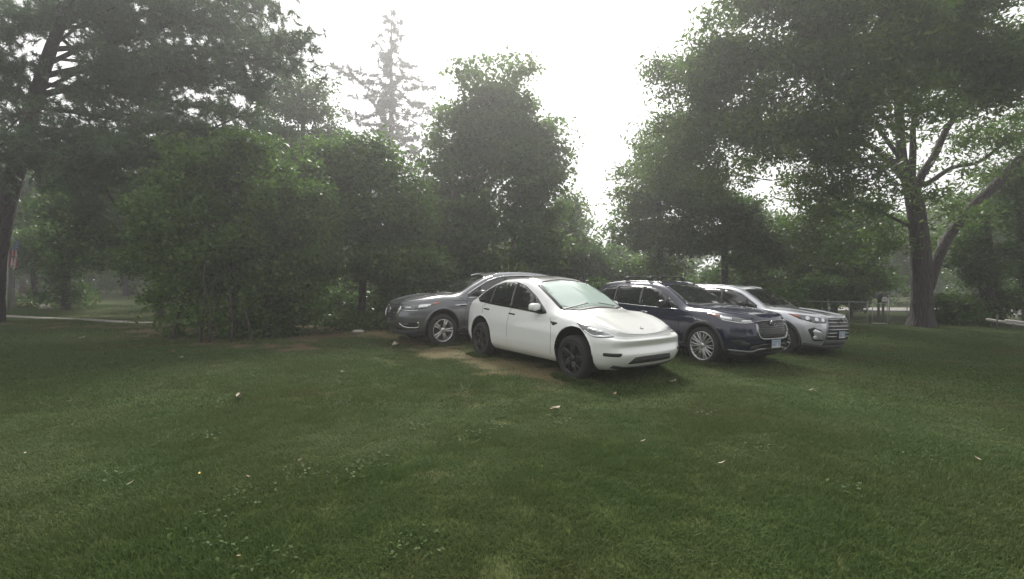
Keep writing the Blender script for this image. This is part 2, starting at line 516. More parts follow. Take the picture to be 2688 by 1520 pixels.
def scatter(name, src, mat, P, rot, scl):
    """one object whose geometry-node tree instances a turf patch on its points"""
    src.materials.append(mat)
    so = bpy.data.objects.new(name + "_patch", src)
    me = bpy.data.meshes.new(name)
    me.vertices.add(len(P)); me.vertices.foreach_set("co", np.asarray(P, np.float32).ravel())
    a = me.attributes.new("turn", 'FLOAT', 'POINT'); a.data.foreach_set("value", np.asarray(rot, np.float32))
    a = me.attributes.new("grow", 'FLOAT_VECTOR', 'POINT'); a.data.foreach_set("vector", np.asarray(scl, np.float32).ravel())
    o = link(name, me, None, kind="stuff")
    g = bpy.data.node_groups.new(name + "_nodes", 'GeometryNodeTree')
    g.interface.new_socket("Geometry", in_out='INPUT', socket_type='NodeSocketGeometry')
    g.interface.new_socket("Geometry", in_out='OUTPUT', socket_type='NodeSocketGeometry')
    gi = g.nodes.new("NodeGroupInput"); go = g.nodes.new("NodeGroupOutput")
    io = g.nodes.new("GeometryNodeInstanceOnPoints"); oi = g.nodes.new("GeometryNodeObjectInfo")
    oi.inputs["Object"].default_value = so; oi.inputs["As Instance"].default_value = True
    at1 = g.nodes.new("GeometryNodeInputNamedAttribute"); at1.data_type = 'FLOAT'; at1.inputs["Name"].default_value = "turn"
    at2 = g.nodes.new("GeometryNodeInputNamedAttribute"); at2.data_type = 'FLOAT_VECTOR'; at2.inputs["Name"].default_value = "grow"
    cx = g.nodes.new("ShaderNodeCombineXYZ")
    g.links.new(at1.outputs["Attribute"], cx.inputs["Z"])
    g.links.new(gi.outputs[0], io.inputs["Points"]); g.links.new(oi.outputs["Geometry"], io.inputs["Instance"])
    g.links.new(cx.outputs[0], io.inputs["Rotation"]); g.links.new(at2.outputs["Attribute"], io.inputs["Scale"])
    g.links.new(io.outputs[0], go.inputs[0])
    md = o.modifiers.new("turf", 'NODES'); md.node_group = g
    return o

def turf(name, patch, mat, ylo, yhi, step, seed, keep=1.0, margin=1.25, tall=(0.8, 1.2), dens=None, on_bare=False):
    r = np.random.RandomState(seed)
    ys = np.arange(ylo, yhi, step); pts = []
    for y in ys:
        w = margin * y + 1.0
        xs = np.arange(-w, w, step)
        pts.append(np.stack([xs + r.uniform(-.25, .25, len(xs)) * step, y + r.uniform(-.25, .25, len(xs)) * step], -1))
    P = np.concatenate(pts)
    X, Y = P[:, 0], P[:, 1]
    e_ = earth(X, Y); bare = np.maximum(straw(X, Y) * 0.95, np.where(e_ > .55, e_ * 0.75, e_ * .25))
    k = r.uniform(0, 1, len(P)) < keep * ((straw(X, Y) * .9) if on_bare else (1 - bare)) * (1 if dens is None else dens(X, Y))
    P = P[k]; X, Y = P[:, 0], P[:, 1]
    z = zg(X, Y)
    s = r.uniform(tall[0], tall[1], len(P)) * (1 - .55 * bare[k]) * (0.8 + 0.25 * vnoise(X, Y, 1.1, 40)).clip(0.5, 1.5)
    one = np.full(len(P), 1.0)
    return scatter(name, patch, mat, np.stack([X, Y, z], -1), r.uniform(0, 6.283, len(P)), np.stack([one, one, s], -1))

turf("grass", blade_patch("turf_fine", 700, 0.034, 0.0042, 1, 0.22), MG, 1.6, 6.0, 0.20, 7)
turf("grass", blade_patch("turf_middle", 420, 0.044, 0.0075, 2, 0.30), MG, 6.0, 12.5, 0.28, 8)
turf("grass", blade_patch("turf_coarse", 420, 0.050, 0.0130, 3, 0.55), MG, 12.5, 30.0, 0.50, 9)
turf("clover", clover_patch("clover_clump", 46, 4, 0.40), MC, 1.7, 8.5, 0.22, 10, 1.0, 1.25, (0.7, 1.1),
     lambda X, Y: 0.03 + sm(vnoise(X, Y, 1.6, 50) + 0.6 * vnoise(X, Y, 5.0, 51), 0.6, 3.0) * 0.08)
MD = grass_material("dry_blades", (0.20, 0.165, 0.085), (0.33, 0.28, 0.155), (0.10, 0.120, 0.040))
turf("dry_grass", blade_patch("turf_dry", 200, 0.042, 0.0085, 5, 0.24), MD, 4.0, 17.0, 0.17, 12, 1.0, 1.25, (0.6, 1.2), None, True)

# ------------------------------------------------------------------ cars
def hermite(t, P, tt):
    """cubic through P (K,3) at parameters t, sampled at tt; tangents limited so it cannot overshoot much"""
    P = np.asarray(P, float); K = len(t)
    d = np.diff(P, axis=0) / np.diff(t)[:, None]
    m = np.zeros_like(P)
    for i in range(1, K - 1):
        h0, h1 = t[i] - t[i - 1], t[i + 1] - t[i]
        m[i] = (d[i - 1] * h1 + d[i] * h0) / (h0 + h1)
        for c in range(3):
            if d[i - 1, c] * d[i, c] <= 0: m[i, c] *= 0.35
            else:
                lim = 2.5 * min(abs(d[i - 1, c]), abs(d[i, c]))
                m[i, c] = math.copysign(min(abs(m[i, c]), lim), m[i, c])
    m[0] = d[0]; m[-1] = d[-1]
    m[0][[0, 2]] *= 0.15; m[-1][[0, 2]] *= 0.15
    i = np.clip(np.searchsorted(t, tt, side='right') - 1, 0, K - 2)
    h = (t[i + 1] - t[i])[:, None]; s = ((tt - t[i]) / (t[i + 1] - t[i]))[:, None]
    return ((2 * s**3 - 3 * s**2 + 1) * P[i] + (s**3 - 2 * s**2 + s) * h * m[i] + (-2 * s**3 + 3 * s**2) * P[i + 1] + (s**3 - s**2) * h * m[i + 1])

def smooth_rows(rows, n):
    """Catmull-Rom through R rows of sampled curves (R,T,3)"""
    Rr = [np.asarray(r) for r in rows]
    Q = [2 * Rr[0] - Rr[1]] + Rr + [Rr[-2] * np.array([1, -1, 1])]
    out = []
    for i in range(1, len(Q) - 2):
        for t in np.linspace(0, 1, n[i - 1], endpoint=False):
            a, b, c, d = Q[i - 1], Q[i], Q[i + 1], Q[i + 2]
            l1 = np.linalg.norm(c - a, axis=-1, keepdims=True) + 1e-9
            lc = np.linalg.norm(c - b, axis=-1, keepdims=True)
            lp = np.linalg.norm(b - a, axis=-1, keepdims=True) + 1e-9
            ln = np.linalg.norm(d - c, axis=-1, keepdims=True) + 1e-9
            m1 = lc * ((c - b) / (lc + 1e-9) * lp + (b - a) / lp * lc) / (lp + lc)
            m2 = lc * ((d - c) / ln * lc + (c - b) / (lc + 1e-9) * ln) / (ln + lc + 1e-9)
            out.append((2 * t**3 - 3 * t**2 + 1) * b + (t**3 - 2 * t**2 + t) * m1 * .85 + (-2 * t**3 + 3 * t**2) * c + (t**3 - t**2) * m2 * .85)
    out.append(Rr[-1])
    return out

def car_surface(sp):
    plan = sp['plan']; K = len(plan)
    fw = [1, 1, .9, .5, .12] + [0] * (K - 5)
    rw = [0] * (K - 4) + [.5, .85, 1, 1]
    def row(z, sc, fs, rs, mid=1.0):
        out = []
        for k, (u, y) in enumerate(plan):
            zz = z[k] if hasattr(z, "__len__") else z
            w = max(fw[k], rw[k])
            f_ = (fs[k] if k < len(fs) else 0) if hasattr(fs, '__len__') else fs
            out.append((u + fw[k] * f_ - rw[k] * rs, y * (sc * w + mid * (1 - w)), zz))
        return out
    rows = [row(sp['zu'], .60, .30, .30, .55), row(sp['zu'], .86, .16, .2, .88)] + [row(*a) for a in sp['rows']]
    rows.append(sp['F'])
    H = [(u, 0, z) for u, z in sp['H']]
    G = [(.5 * f[0] + .5 * h[0], f[1] * .52, h[2] - (h[2] - f[2]) * .26) for f, h in zip(sp['F'], H)]
    rows += [G, H]
    P = np.array(plan); t = np.concatenate([[0], np.cumsum(np.hypot(np.diff(P[:, 0]), np.diff(P[:, 1])) + .02)])
    tt = np.concatenate([np.linspace(t[i], t[i + 1], 12, endpoint=False) for i in range(K - 1)] + [[t[-1]]])
    C = [hermite(t, r, tt) for r in rows]
    n = [2, 3] + [6] * (len(C) - 4) + [5, 4]
    return smooth_rows(C, n[:len(C) - 1])

def build_body(sp):
    rows = car_surface(sp)
    A = np.array(rows)                        # (R,T,3)
    # underside centre line
    under = A[0] * np.array([1, 0, 1])
    A = np.concatenate([under[None], A], 0)
    Rn, T, _ = A.shape
    ra = sp['arch']; axles = sp['axles']; cz = sp['wr'] + sp.get('arch_dz', 0.02)
    inside = np.zeros((Rn, T), bool)
    B = A.copy()
    for ua in axles:
        du = A[..., 0] - ua; dz = A[..., 2] - cz
        side = (A[..., 1] > 0.52) & (A[..., 2] < cz + ra + .2)
        up = dz > 0
        r = np.hypot(du, dz)
        ins = side & np.where(up, r < ra, np.abs(du) < ra)
        inside |= ins
        s = ra / np.maximum(r, 1e-6)
        nu = np.where(up, ua + du * s, ua + np.sign(du) * ra)
        nz = np.where(up, cz + dz * s, A[..., 2])
        B[..., 0] = np.where(ins, nu, B[..., 0]); B[..., 2] = np.where(ins, nz, B[..., 2])
    V, F = [], []
    xf = sp['xf']
    for sgn in (1, -1):
        off = len(V)
        Q = B.reshape(-1, 3)
        V += [(xf - q[0], sgn * q[1], q[2]) for q in Q]
        for r in range(Rn - 1):
            for t in range(T - 1):
                c = [(r, t), (r, t + 1), (r + 1, t + 1), (r + 1, t)]
                if all(inside[a] for a in c): continue
                f = [off + a[0] * T + a[1] for a in c]
                F.append(tuple(f if sgn < 0 else f[::-1]))
    import bmesh
    me = py_mesh("body", V, F, True)
    bm = bmesh.new(); bm.from_mesh(me)
    bmesh.ops.remove_doubles(bm, verts=bm.verts, dist=0.0008)
    bmesh.ops.dissolve_degenerate(bm, edges=bm.edges, dist=0.0003)
    bmesh.ops.recalc_face_normals(bm, faces=bm.faces)
    bm.normal_update()
    top = max(bm.faces, key=lambda f: f.calc_center_median().z)
    if top.normal.z < 0: bmesh.ops.reverse_faces(bm, faces=bm.faces)
    bm.to_mesh(me); bm.free()
    for p in me.polygons: p.use_smooth = True
    # full (uncut) shell for projecting trim on to
    V2, F2 = [], []
    for sgn in (1, -1):
        off = len(V2)
        V2 += [(xf - q[0], sgn * q[1], q[2]) for q in A.reshape(-1, 3)]
        for r in range(Rn - 1):
            for t in range(T - 1):
                F2.append((off + r * T + t, off + r * T + t + 1, off + (r + 1) * T + t + 1, off + (r + 1) * T + t))
    return me, BVHTree.FromPolygons(V2, F2)

def hit(bvh, o, d):
    loc, nor, i, dist = bvh.ray_cast(o - d * 6, d)
    if loc is None:
        loc, nor, i, dist = bvh.find_nearest(o)
    if nor.dot(d) > 0: nor = -nor
    return loc, nor

def basis(d):
    d = d.normalized()
    up = Vector((0, 0, 1)) if abs(d.z) < .9 else Vector((1, 0, 0))
    a = d.cross(up).normalized(); b = a.cross(d).normalized()
    return d, a, b

def round_poly(P, n=5, k=0.28):
    """round the corners of a 2-D polygon"""
    out = []
    L = len(P)
    for i in range(L):
        p0, p, p2 = P[i - 1], P[i], P[(i + 1) % L]
        a = p + (p0 - p) * k; c = p + (p2 - p) * k
        for t in np.linspace(0, 1, n):
            out.append(a * (1 - t) ** 2 + p * 2 * t * (1 - t) + c * t * t)
    return out

def patch_mesh(bvh, pts, d, off=.004, res=.07, thick=.02, rnd=.22, depth=None):
    """a panel laid on the body: outline pts (3-D) projected along d, with its own thickness"""
    d, a, b = basis(Vector(d))
    P = [Vector((Vector(p).dot(a), Vector(p).dot(b))) for p in pts]
    if rnd > 0: P = round_poly(P, 4, rnd)
    ring = []
    for i, p in enumerate(P):
        q = P[(i + 1) % len(P)]
        n = max(1, int((q - p).length / res))
        for k in range(n): ring.append(p.lerp(q, k / n))
    xs = [p.x for p in ring]; ys = [p.y for p in ring]
    grid = []
    def inn(x, y):
        c = False; j = len(ring) - 1
        for i in range(len(ring)):
            if (ring[i].y > y) != (ring[j].y > y) and x < (ring[j].x - ring[i].x) * (y - ring[i].y) / (ring[j].y - ring[i].y) + ring[i].x: c = not c
            j = i
        return c
    for x in np.arange(min(xs) + res / 2, max(xs), res):
        for y in np.arange(min(ys) + res / 2, max(ys), res):
            if inn(x, y): grid.append(Vector((x, y)))
    allv = ring + grid
    vo, eo, fo, *_ = delaunay_2d_cdt(allv, [], [list(range(len(ring)))], 1, 1e-5)
    V = []
    for v in vo:
        o = a * v.x + b * v.y
        if depth is not None: o = o + d * depth
        loc, nor = hit(bvh, o, d)
        V.append(loc + (nor * off if off < .03 else -d * off))
    F = []
    for f in fo:
        p, q, r = [V[i] for i in f[:3]]
        F.append(tuple(f) if (q - p).cross(r - p).dot(d) < 0 else tuple(reversed(f)))
    return skirt(V, F, d, thick)

def skirt(V, F, d, thick):
    cnt = {}
    for f in F:
        for i in range(len(f)):
            e = (f[i], f[(i + 1) % len(f)])
            cnt[e] = cnt.get(e, 0) + 1
    bd = [e for e in cnt if (e[1], e[0]) not in cnt]
    V = [Vector(v) for v in V]; F = list(F)
    mp = {}
    for e in bd:
        for i in e:
            if i not in mp:
                mp[i] = len(V); V.append(V[i] + Vector(d).normalized() * thick)
    for i, j in bd: F.append((j, i, mp[i], mp[j]))
    return V, F

def ribbon_mesh(bvh, pts, d, w, off=.004, res=.05, thick=.01, closed=False, smooth=True):
    """a strip of width w laid on the body along a line"""
    d, a, b = basis(Vector(d))
    P = [(Vector(p).dot(a), Vector(p).dot(b)) for p in pts]
    if smooth and len(P) > 2:
        if closed: P = [tuple(x) for x in round_poly([Vector(p) for p in P], 4, .25)] + [None]; P = P[:-1]; P.append(P[0])
        else: P = [tuple(x) for x in smooth_path(P, 5)]
    elif closed: P.append(P[0])
    Q = []
    for p, q in zip(P[:-1], P[1:]):
        n = max(1, int(math.dist(p, q) / res))
        for k in range(n): Q.append((p[0] + (q[0] - p[0]) * k / n, p[1] + (q[1] - p[1]) * k / n))
    if not closed: Q.append(P[-1])
    V, F = [], []
    L = len(Q)
    for i, p in enumerate(Q):
        if closed: pa, pb = Q[i - 1], Q[(i + 1) % L]
        else: pa, pb = Q[max(i - 1, 0)], Q[min(i + 1, L - 1)]
        t = Vector((pb[0] - pa[0], pb[1] - pa[1]))
        if t.length < 1e-9: t = Vector((1, 0))
        t.normalize(); n = Vector((-t.y, t.x)) * w / 2
        for s in (1, -1):
            loc, nor = hit(bvh, a * (p[0] + n.x * s) + b * (p[1] + n.y * s), d)
            V.append(loc + nor * off)
    for i in range(L if closed else L - 1):
        j = (i + 1) % L
        f = (2 * i, 2 * i + 1, 2 * j + 1, 2 * j)
        p, q, r = V[f[0]], V[f[1]], V[f[2]]
        F.append(f if (q - p).cross(r - p).dot(d) < 0 else f[::-1])
    return skirt(V, F, d, thick)

class Car:
    def __init__(s, name, label, cat, sp, loc, heading, paint):
        s.sp = sp
        s.root = thing(name, label, cat, loc, math.atan2(heading[1], heading[0]))
        s.tilt(loc, heading)
        me, s.bvh = build_body(sp)
        s.body = link("body", me, paint, s.root)
        s.paint = paint
    def tilt(s, loc, h):
        """stand the four wheels on the lawn"""
        h = Vector((h[0], h[1])).normalized(); l = Vector((-h.y, h.x)); w = s.sp['axles']; wb = w[1] - w[0]
        f = float(zg(loc[0] + h.x * wb / 2, loc[1] + h.y * wb / 2)); r = float(zg(loc[0] - h.x * wb / 2, loc[1] - h.y * wb / 2))
        lf = float(zg(loc[0] + l.x * .8, loc[1] + l.y * .8)); rt = float(zg(loc[0] - l.x * .8, loc[1] - l.y * .8))
        s.root.location = (loc[0], loc[1], (f + r) / 2 - 0.012)
        s.root.rotation_euler = (math.atan2(lf - rt, 1.6), -math.atan2(f - r, wb), math.atan2(h.y, h.x))
    def X(s, u): return s.sp['xf'] - u
    def mesh(s, name, VF, mat, parent=None, smooth=True):
        return link(name, py_mesh(name, VF[0], VF[1], smooth), mat, parent or s.root)
    def side(s, name, pts, mat, sides=(-1, 1), parent=None, **k):
        """panel on the flank, outline in (u, z)"""
        out = []
        for sg in sides:
            P = [(s.X(u), sg * 1.2, z) for u, z in pts]
            out.append(s.mesh(name, patch_mesh(s.bvh, P, (0, -sg, 0), **k), mat, parent))
        return out
    def sideline(s, name, pts, w, mat, sides=(-1, 1), parent=None, **k):
        out = []
        for sg in sides:
            P = [(s.X(u), sg * 1.2, z) for u, z in pts]
            out.append(s.mesh(name, ribbon_mesh(s.bvh, P, (0, -sg, 0), w, **k), mat, parent))
        return out
    def top(s, name, pts, mat, parent=None, **k):
        """panel seen from above, outline in (u, y) for one half: mirrored into a whole"""
        P = [(s.X(u), y, 0) for u, y in pts] + [(s.X(u), -y, 0) for u, y in reversed(pts)]
        return s.mesh(name, patch_mesh(s.bvh, P, (0, 0, -1), **k), mat, parent)
    def topline(s, name, pts, w, mat, sides=(-1, 1), **k):
        return [s.mesh(name, ribbon_mesh(s.bvh, [(s.X(u), sg * y, 0) for u, y in pts], (0, 0, -1), w, **k), mat) for sg in sides]
    def front(s, name, pts, mat, half=True, parent=None, **k):
        """panel on the nose, outline in (y, z) for one half"""
        P = [(3, y, z) for y, z in pts]
        if half: P += [(3, -y, z) for y, z in reversed(pts) if abs(y) > 1e-6 or True]
        return s.mesh(name, patch_mesh(s.bvh, P, (-1, 0, 0), **k), mat, parent)
    def frontline(s, name, pts, w, mat, mirror=True, parent=None, **k):
        return [s.mesh(name, ribbon_mesh(s.bvh, [(3, sg * y, z) for y, z in pts], (-1, 0, 0), w, **k), mat, parent) for sg in ((-1, 1) if mirror else (1,))]
    def corner(s, name, pts, mat, ang=45, sides=(-1, 1), parent=None, **k):
        """panel on a front corner: outline given as (u, y, z), looked at from ang degrees off the nose"""
        out = []
        for i, sg in enumerate(sides):
            d = (-math.cos(R(ang)), -sg * math.sin(R(ang)), 0)
            P = [(s.X(u), sg * y, z) for u, y, z in pts]
            pa = parent[i] if isinstance(parent, list) else parent
            out.append(s.mesh(name, patch_mesh(s.bvh, P, d, **k), mat, pa))
        return out
    def cornerline(s, name, pts, w, mat, ang=45, sides=(-1, 1), parent=None, **k):
        out = []
        for i, sg in enumerate(sides):
            d = (-math.cos(R(ang)), -sg * math.sin(R(ang)), 0)
            pa = parent[i] if isinstance(parent, list) else parent
            out.append(s.mesh(name, ribbon_mesh(s.bvh, [(s.X(u), sg * y, z) for u, y, z in pts], d, w, **k), mat, pa))
        return out
    def wheels(s, style, rim_mat, R_rim, width=.24, track=None, steer=0.0):
        sp = s.sp; r = sp['wr']; track = track or sp['track']
        for ua in sp['axles']:
            for sg in (-1, 1):
                w = thing("wheel", None, None); w.parent = s.root
                w.location = (s.X(ua), sg * track, r - getattr(s, 'drop', 0))
                st = steer if ua == sp['axles'][0] else 0
                w.rotation_euler = (0, 0, st + (0 if sg < 0 else math.pi))      # outer face towards local -y
                s.wheel_parts(w, style, rim_mat, r, R_rim, width)
    def wheel_parts(s, w, style, rim_mat, r, rr, width):
        key = (style, r, rr)
        if key in WHEELS:
            for o in WHEELS[key]:
                c = o.copy(); COL.objects.link(c); c.parent = w
            return
        n = 56; h = width / 2
        prof = [(rr - .005, -h + .018), (rr + .012, -h + .004), (rr + .03, -h), ((r + rr) / 2, -h - .006), (r - .03, -h + .006), (r - .008, -h + .03), (r, -h + .06), (r, h - .06), (r - .008, h - .03), (r - .03, h - .006), (rr + .02, h), (rr - .005, h - .02)]
        V, F = lathe(prof, n)
        # tread blocks cut as grooves
        a = link("tyre", py_mesh("tyre", V, F, True), M["tyre"], w)
        prof = [(rr + .004, -h + .012), (rr - .004, -h + .006), (rr - .016, -h + .012), (rr - .024, -h + .04), (rr - .045, -h + .1), (rr - .05, h - .03)]
        V, F = lathe(prof, n)
        b = link("rim", py_mesh("rim", V, F, True), rim_mat, w)
        V, F = lathe([(0, -h + .085), (rr - .05, -h + .10), (rr - .05, -h + .13), (0, -h + .13)], 40)
        bk = link("brake_disc", py_mesh("brake_disc", V, F, True), M["dark_plastic"], w)
        sp_ = []
        for (a0, a1, w0, w1, dz) in STYLES[style][1]:
            m = MB(); spoke(m, a0, a1, w0, w1, .05, rr - .012, -h + .022 + dz, -h + .012 + dz)
            me = py_mesh("spoke", m.V, m.F)
            for k in range(STYLES[style][0]):
                o = link("spoke", me, rim_mat, w)
                o.rotation_euler = (0, -2 * math.pi * k / STYLES[style][0], 0)
                sp_.append(o)
        V, F = lathe([(0, -h + .012), (.03, -h + .014), (.062, -h + .022), (.072, -h + .05)], 24)
        e = link("hub_cap", py_mesh("hub_cap", V, F, True), rim_mat, w)
        WHEELS[key] = [a, b, bk, e] + sp_
    def wells(s):
        """dark wheel housings"""
        sp = s.sp; ra = sp['arch'] + .004; cz = sp['wr'] + sp.get('arch_dz', .02)
        for ua in sp['axles']:
            for sg in (-1, 1):
                V, F = [], []
                ang = [(-1, None)] + list(np.linspace(0, math.pi, 25)) + [(1, None)]
                y0, y1 = .40 * sg, (sp['track'] + .075) * sg
                for t in ang:
                    if isinstance(t, tuple):
                        p = (s.X(ua) + (ra if t[0] < 0 else -ra), .16)
                    else: p = (s.X(ua) + ra * math.cos(t), cz + ra * math.sin(t))
                    V += [(p[0], y0, p[1]), (p[0], y1, p[1])]
                L = len(ang)
                F = [(2 * i, 2 * i + 1, 2 * i + 3, 2 * i + 2) for i in range(L - 1)]
                F.append(tuple(2 * i for i in range(L)))
                link("wheel_housing", py_mesh("wheel_housing", V, F), M["well"], s.root)
    def arch_lip(s, w, mat, off=.012, drop=.0):
        sp = s.sp; ra = sp['arch'] + w / 2 - .006; cz = sp['wr'] + sp.get('arch_dz', .02)
        for ua in sp['axles']:
            pts = [(ua + ra * math.cos(t), cz + ra * math.sin(t)) for t in np.linspace(-.25, math.pi + .25, 26)]
            s.sideline("arch_lip", pts, w, mat, off=off, thick=.03, smooth=False)
    def mirror(s, u, y, z, size, mat, mat2=None, z0=None):
        for sg in (-1, 1):
            m = MB()
            m.sup((s.X(u), sg * (y + size[1] * .9), z), size, .62, 18, 12, Matrix.Rotation(sg * -.12, 3, 'Z'))
            mi = m.link("mirror", mat, s.root)
            k = MB()
            k.tube([(s.X(u) + .02, sg * (y - .09), (z0 or z) - .07), (s.X(u), sg * (y + .06), z - size[2] * .7)], [.03, .026], 8)
            k.sup((s.X(u), sg * (y + size[1] * .9), z - size[2] * .62), (size[0] * .9, size[1] * .93, size[2] * .45), .6, 14, 8)
            k.link("mirror_foot", mat2 or M["black_trim"], mi)

WHEELS = {}
# spokes: count, [(angle at hub, angle at rim, width at hub, width at rim, depth)]
STYLES = dict(
    swept=(5, [(-.10, .10, .10, .085, .0), (.28, .55, .05, .03, .012)]),
    twin=(5, [(-.15, -.15, .042, .040, .0), (.15, .15, .042, .040, .0)]),
    many=(10, [(-.10, -.13, .030, .020, .0), (.10, .13, .030, .020, .0)]),
    split=(5, [(-.13, -.22, .034, .030, .0), (.13, .22, .034, .030, .0)]),
)

def lathe(prof, n):
    V, F = [], []
    for (r, y) in prof:
        for k in range(n):
            t = 2 * math.pi * k / n
            V.append((r * math.cos(t), y, r * math.sin(t)))
    for i in range(len(prof) - 1):
        for k in range(n):
            k2 = (k + 1) % n
            F.append((i * n + k, (i + 1) * n + k, (i + 1) * n + k2, i * n + k2))
    return V, F

def spoke(m, a0, a1, w0, w1, r0, r1, y0, y1):
    V = []
    for j, f in enumerate((0, .5, 1)):
        r = r0 + (r1 - r0) * f; a = a0 + (a1 - a0) * f; w = w0 + (w1 - w0) * f
        c = Vector((r * math.cos(a), 0, r * math.sin(a))); t = Vector((-math.sin(a), 0, math.cos(a)))
        y = y0 + (y1 - y0) * f - .010 * math.sin(math.pi * f)
        V += [c + t * w / 2 + Vector((0, y + .006, 0)), c + t * w * .28 + Vector((0, y, 0)), c - t * w * .28 + Vector((0, y, 0)), c - t * w / 2 + Vector((0, y + .006, 0)), c - t * w * .45 + Vector((0, y + .035, 0)), c + t * w * .45 + Vector((0, y + .035, 0))]
    F = []
    for j in range(2):
        for k in range(6):
            k2 = (k + 1) % 6
            F.append((j * 6 + k, j * 6 + k2, j * 6 + 6 + k2, j * 6 + 6 + k))
    m.add(V, F)

def plate_on(c, y, z, w=.305, h=.155, tiltback=0.0):
    """licence plate on the nose"""
    loc, nor = hit(c.bvh, Vector((3, y, z)), Vector((-1, 0, 0)))
    x = loc.x + .035
    p = MB().box((x, y, z), (.012, w, h)).link("licence_plate", M["plate"], c.root, False)
    MB().box((x + .0075, y, z + h * .27), (.003, w * .9, h * .32)).link("plate_band", M["plate_blue"], p, False)
    m = MB()
    for k in range(7):
        if k == 2: continue
        m.box((x + .0075, y + w * .40 - k * w * .133, z - h * .13), (.003, w * .085, h * .42))
    m.link("plate_characters", M["plate_dark"], p, False, kind="stuff")
    f = MB()
    for sg in (-1, 1):
        f.box((x + .004, y + sg * (w / 2 + .006), z), (.014, .012, h + .024)); f.box((x + .004, y, z + sg * (h / 2 + .006)), (.014, w, .012))
    f.link("plate_frame", M["black_trim"], p, False)

def ring_badge(c, y, z, rx, rz, mat, inner=True):
    """oval emblem standing on the nose"""
    loc, nor = hit(c.bvh, Vector((3, y, z)), Vector((-1, 0, 0)))
    x = loc.x + .022
    m = MB()
    def oval(cy_, cz_, a, b, t):
        P = [(x, cy_ + a * math.cos(q), cz_ + b * math.sin(q)) for q in np.linspace(0, 2 * math.pi, 25)]
        m.tube(P, t, 6, False)
    oval(y, z, rx, rz, .010)
    if inner:
        oval(y, z - .004, rx * .33, rz * .93, .008); oval(y, z + rz * .42, rx * .68, rz * .45, .008)
    m.link("emblem", mat, c.root)

# ---- white five-door hatchback
spec_white = dict(
    plan=[(0, 0), (.028, .45), (.12, .755), (.38, .90), (.84, .955), (1.25, .955), (1.7, .95), (2.2, .95), (2.65, .95), (3.2, .955), (3.73, .96), (4.15, .93), (4.48, .83), (4.67, .6), (4.74, .3), (4.75, 0)],
    zu=.17,
    rows=[(.25, .95, .07, .14, .955), (.42, 1.0, 0, 0, 1.0), (.52, 1.0, [.06, .05, .015, 0, 0], 0, 1.0),
          ([.62, .62, .63, .66, .70, .72, .74, .75, .76, .77, .78, .78, .78, .78, .78, .78], .99, .012, .0, .985),
          ([.655, .66, .70, .785, .87, .93, .955, .97, .985, 1.01, 1.045, 1.06, 1.05, 1.02, 1.0, .99], .91, .13, .06, .915)],
    F=[(.13, 0, .690), (.155, .42, .700), (.25, .655, .760), (.49, .745, .862), (.84, .77, .945), (1.28, .745, 1.0), (1.75, .705, 1.25), (2.2, .655, 1.455), (2.65, .625, 1.55), (3.2, .615, 1.54), (3.7, .61, 1.44), (4.12, .60, 1.29), (4.42, .60, 1.15), (4.55, .48, 1.09), (4.60, .25, 1.08), (4.60, 0, 1.08)],
    H=[(.14, .700), (.17, .718), (.29, .782), (.52, .880), (.84, .968), (1.2, 1.05), (1.65, 1.305), (2.15, 1.53), (2.62, 1.62), (3.2, 1.605), (3.7, 1.505), (4.12, 1.345), (4.42, 1.195), (4.56, 1.12), (4.61, 1.10), (4.61, 1.09)],
    axles=(.84, 3.73), wr=.356, arch=.425, arch_dz=.025, track=.835, xf=2.285)

def car_pose(pxw, Yw, th, sp, right=True):
    """car centre from the picture position of the near front wheel's outer face and the heading"""
    h = Vector((math.cos(R(th)), -math.sin(R(th)))) if right else Vector((-math.cos(R(th)), -math.sin(R(th))))
    out = Vector((h.y, -h.x)) if right else Vector((-h.y, h.x))
    w = Vector(((pxw - CXP) / FPX * Yw, Yw))
    wb = sp['axles'][1] - sp['axles'][0]
    c = w - out * (sp['track'] + .12) - h * wb / 2
    return (c.x, c.y, 0), h

loc, hd = car_pose(1499, 7.75, 56, spec_white)
c = Car("white_car", "white five-door car with black wheels, nearest of the four parked on the lawn", "car", spec_white, loc, hd, M["white_paint"])
c.root.scale = (1.06, 1.08, 1.075)
c.root.location.z += .055
c.drop = .050
c.wheels("swept", M["rim_black"], .245, .25)
c.wells()
DLO = [(1.62, 1.0), (2.0, 1.225), (2.4, 1.41), (2.75, 1.485), (3.15, 1.48), (3.55, 1.40), (3.88, 1.27), (4.02, 1.165), (3.9, 1.115), (3.4, 1.07), (2.7, 1.03), (2.1, .995), (1.72, .965)]
for f in c.side("window_surround", [(1.56, .965), (2.0, 1.25), (2.4, 1.435), (2.75, 1.51), (3.15, 1.505), (3.57, 1.423), (3.92, 1.285), (4.08, 1.16), (3.92, 1.09), (3.4, 1.045), (2.7, 1.005), (2.1, .97), (1.72, .94)], M["black_gloss"], off=.003, rnd=.2): pass
def split_windows(c, top, bot, cuts, mat, name="side_window", off=.007, gap=.022, **k):
    """panes between the top and bottom lines (functions of u by interpolation), cut at the pillars"""
    tu, tz = zip(*top); bu, bz = zip(*bot)
    for u0, u1 in zip(cuts[:-1], cuts[1:]):
        us = [u0 + gap] + [u for u in np.linspace(u0, u1, 7)[1:-1]] + [u1 - gap]
        P = [(u, float(np.interp(u, tu, tz))) for u in us] + [(u, float(np.interp(u, bu, bz))) for u in reversed(us)]
        c.side(name, P, mat, off=off, rnd=.12, **k)
TOPL = [(1.60, .98), (1.72, 1.06), (2.0, 1.225), (2.4, 1.41), (2.75, 1.485), (3.15, 1.48), (3.55, 1.40), (3.88, 1.27), (4.03, 1.165)]
BOTL = [(1.60, .965), (2.1, .985), (2.7, 1.02), (3.4, 1.06), (3.9, 1.105), (4.03, 1.15)]
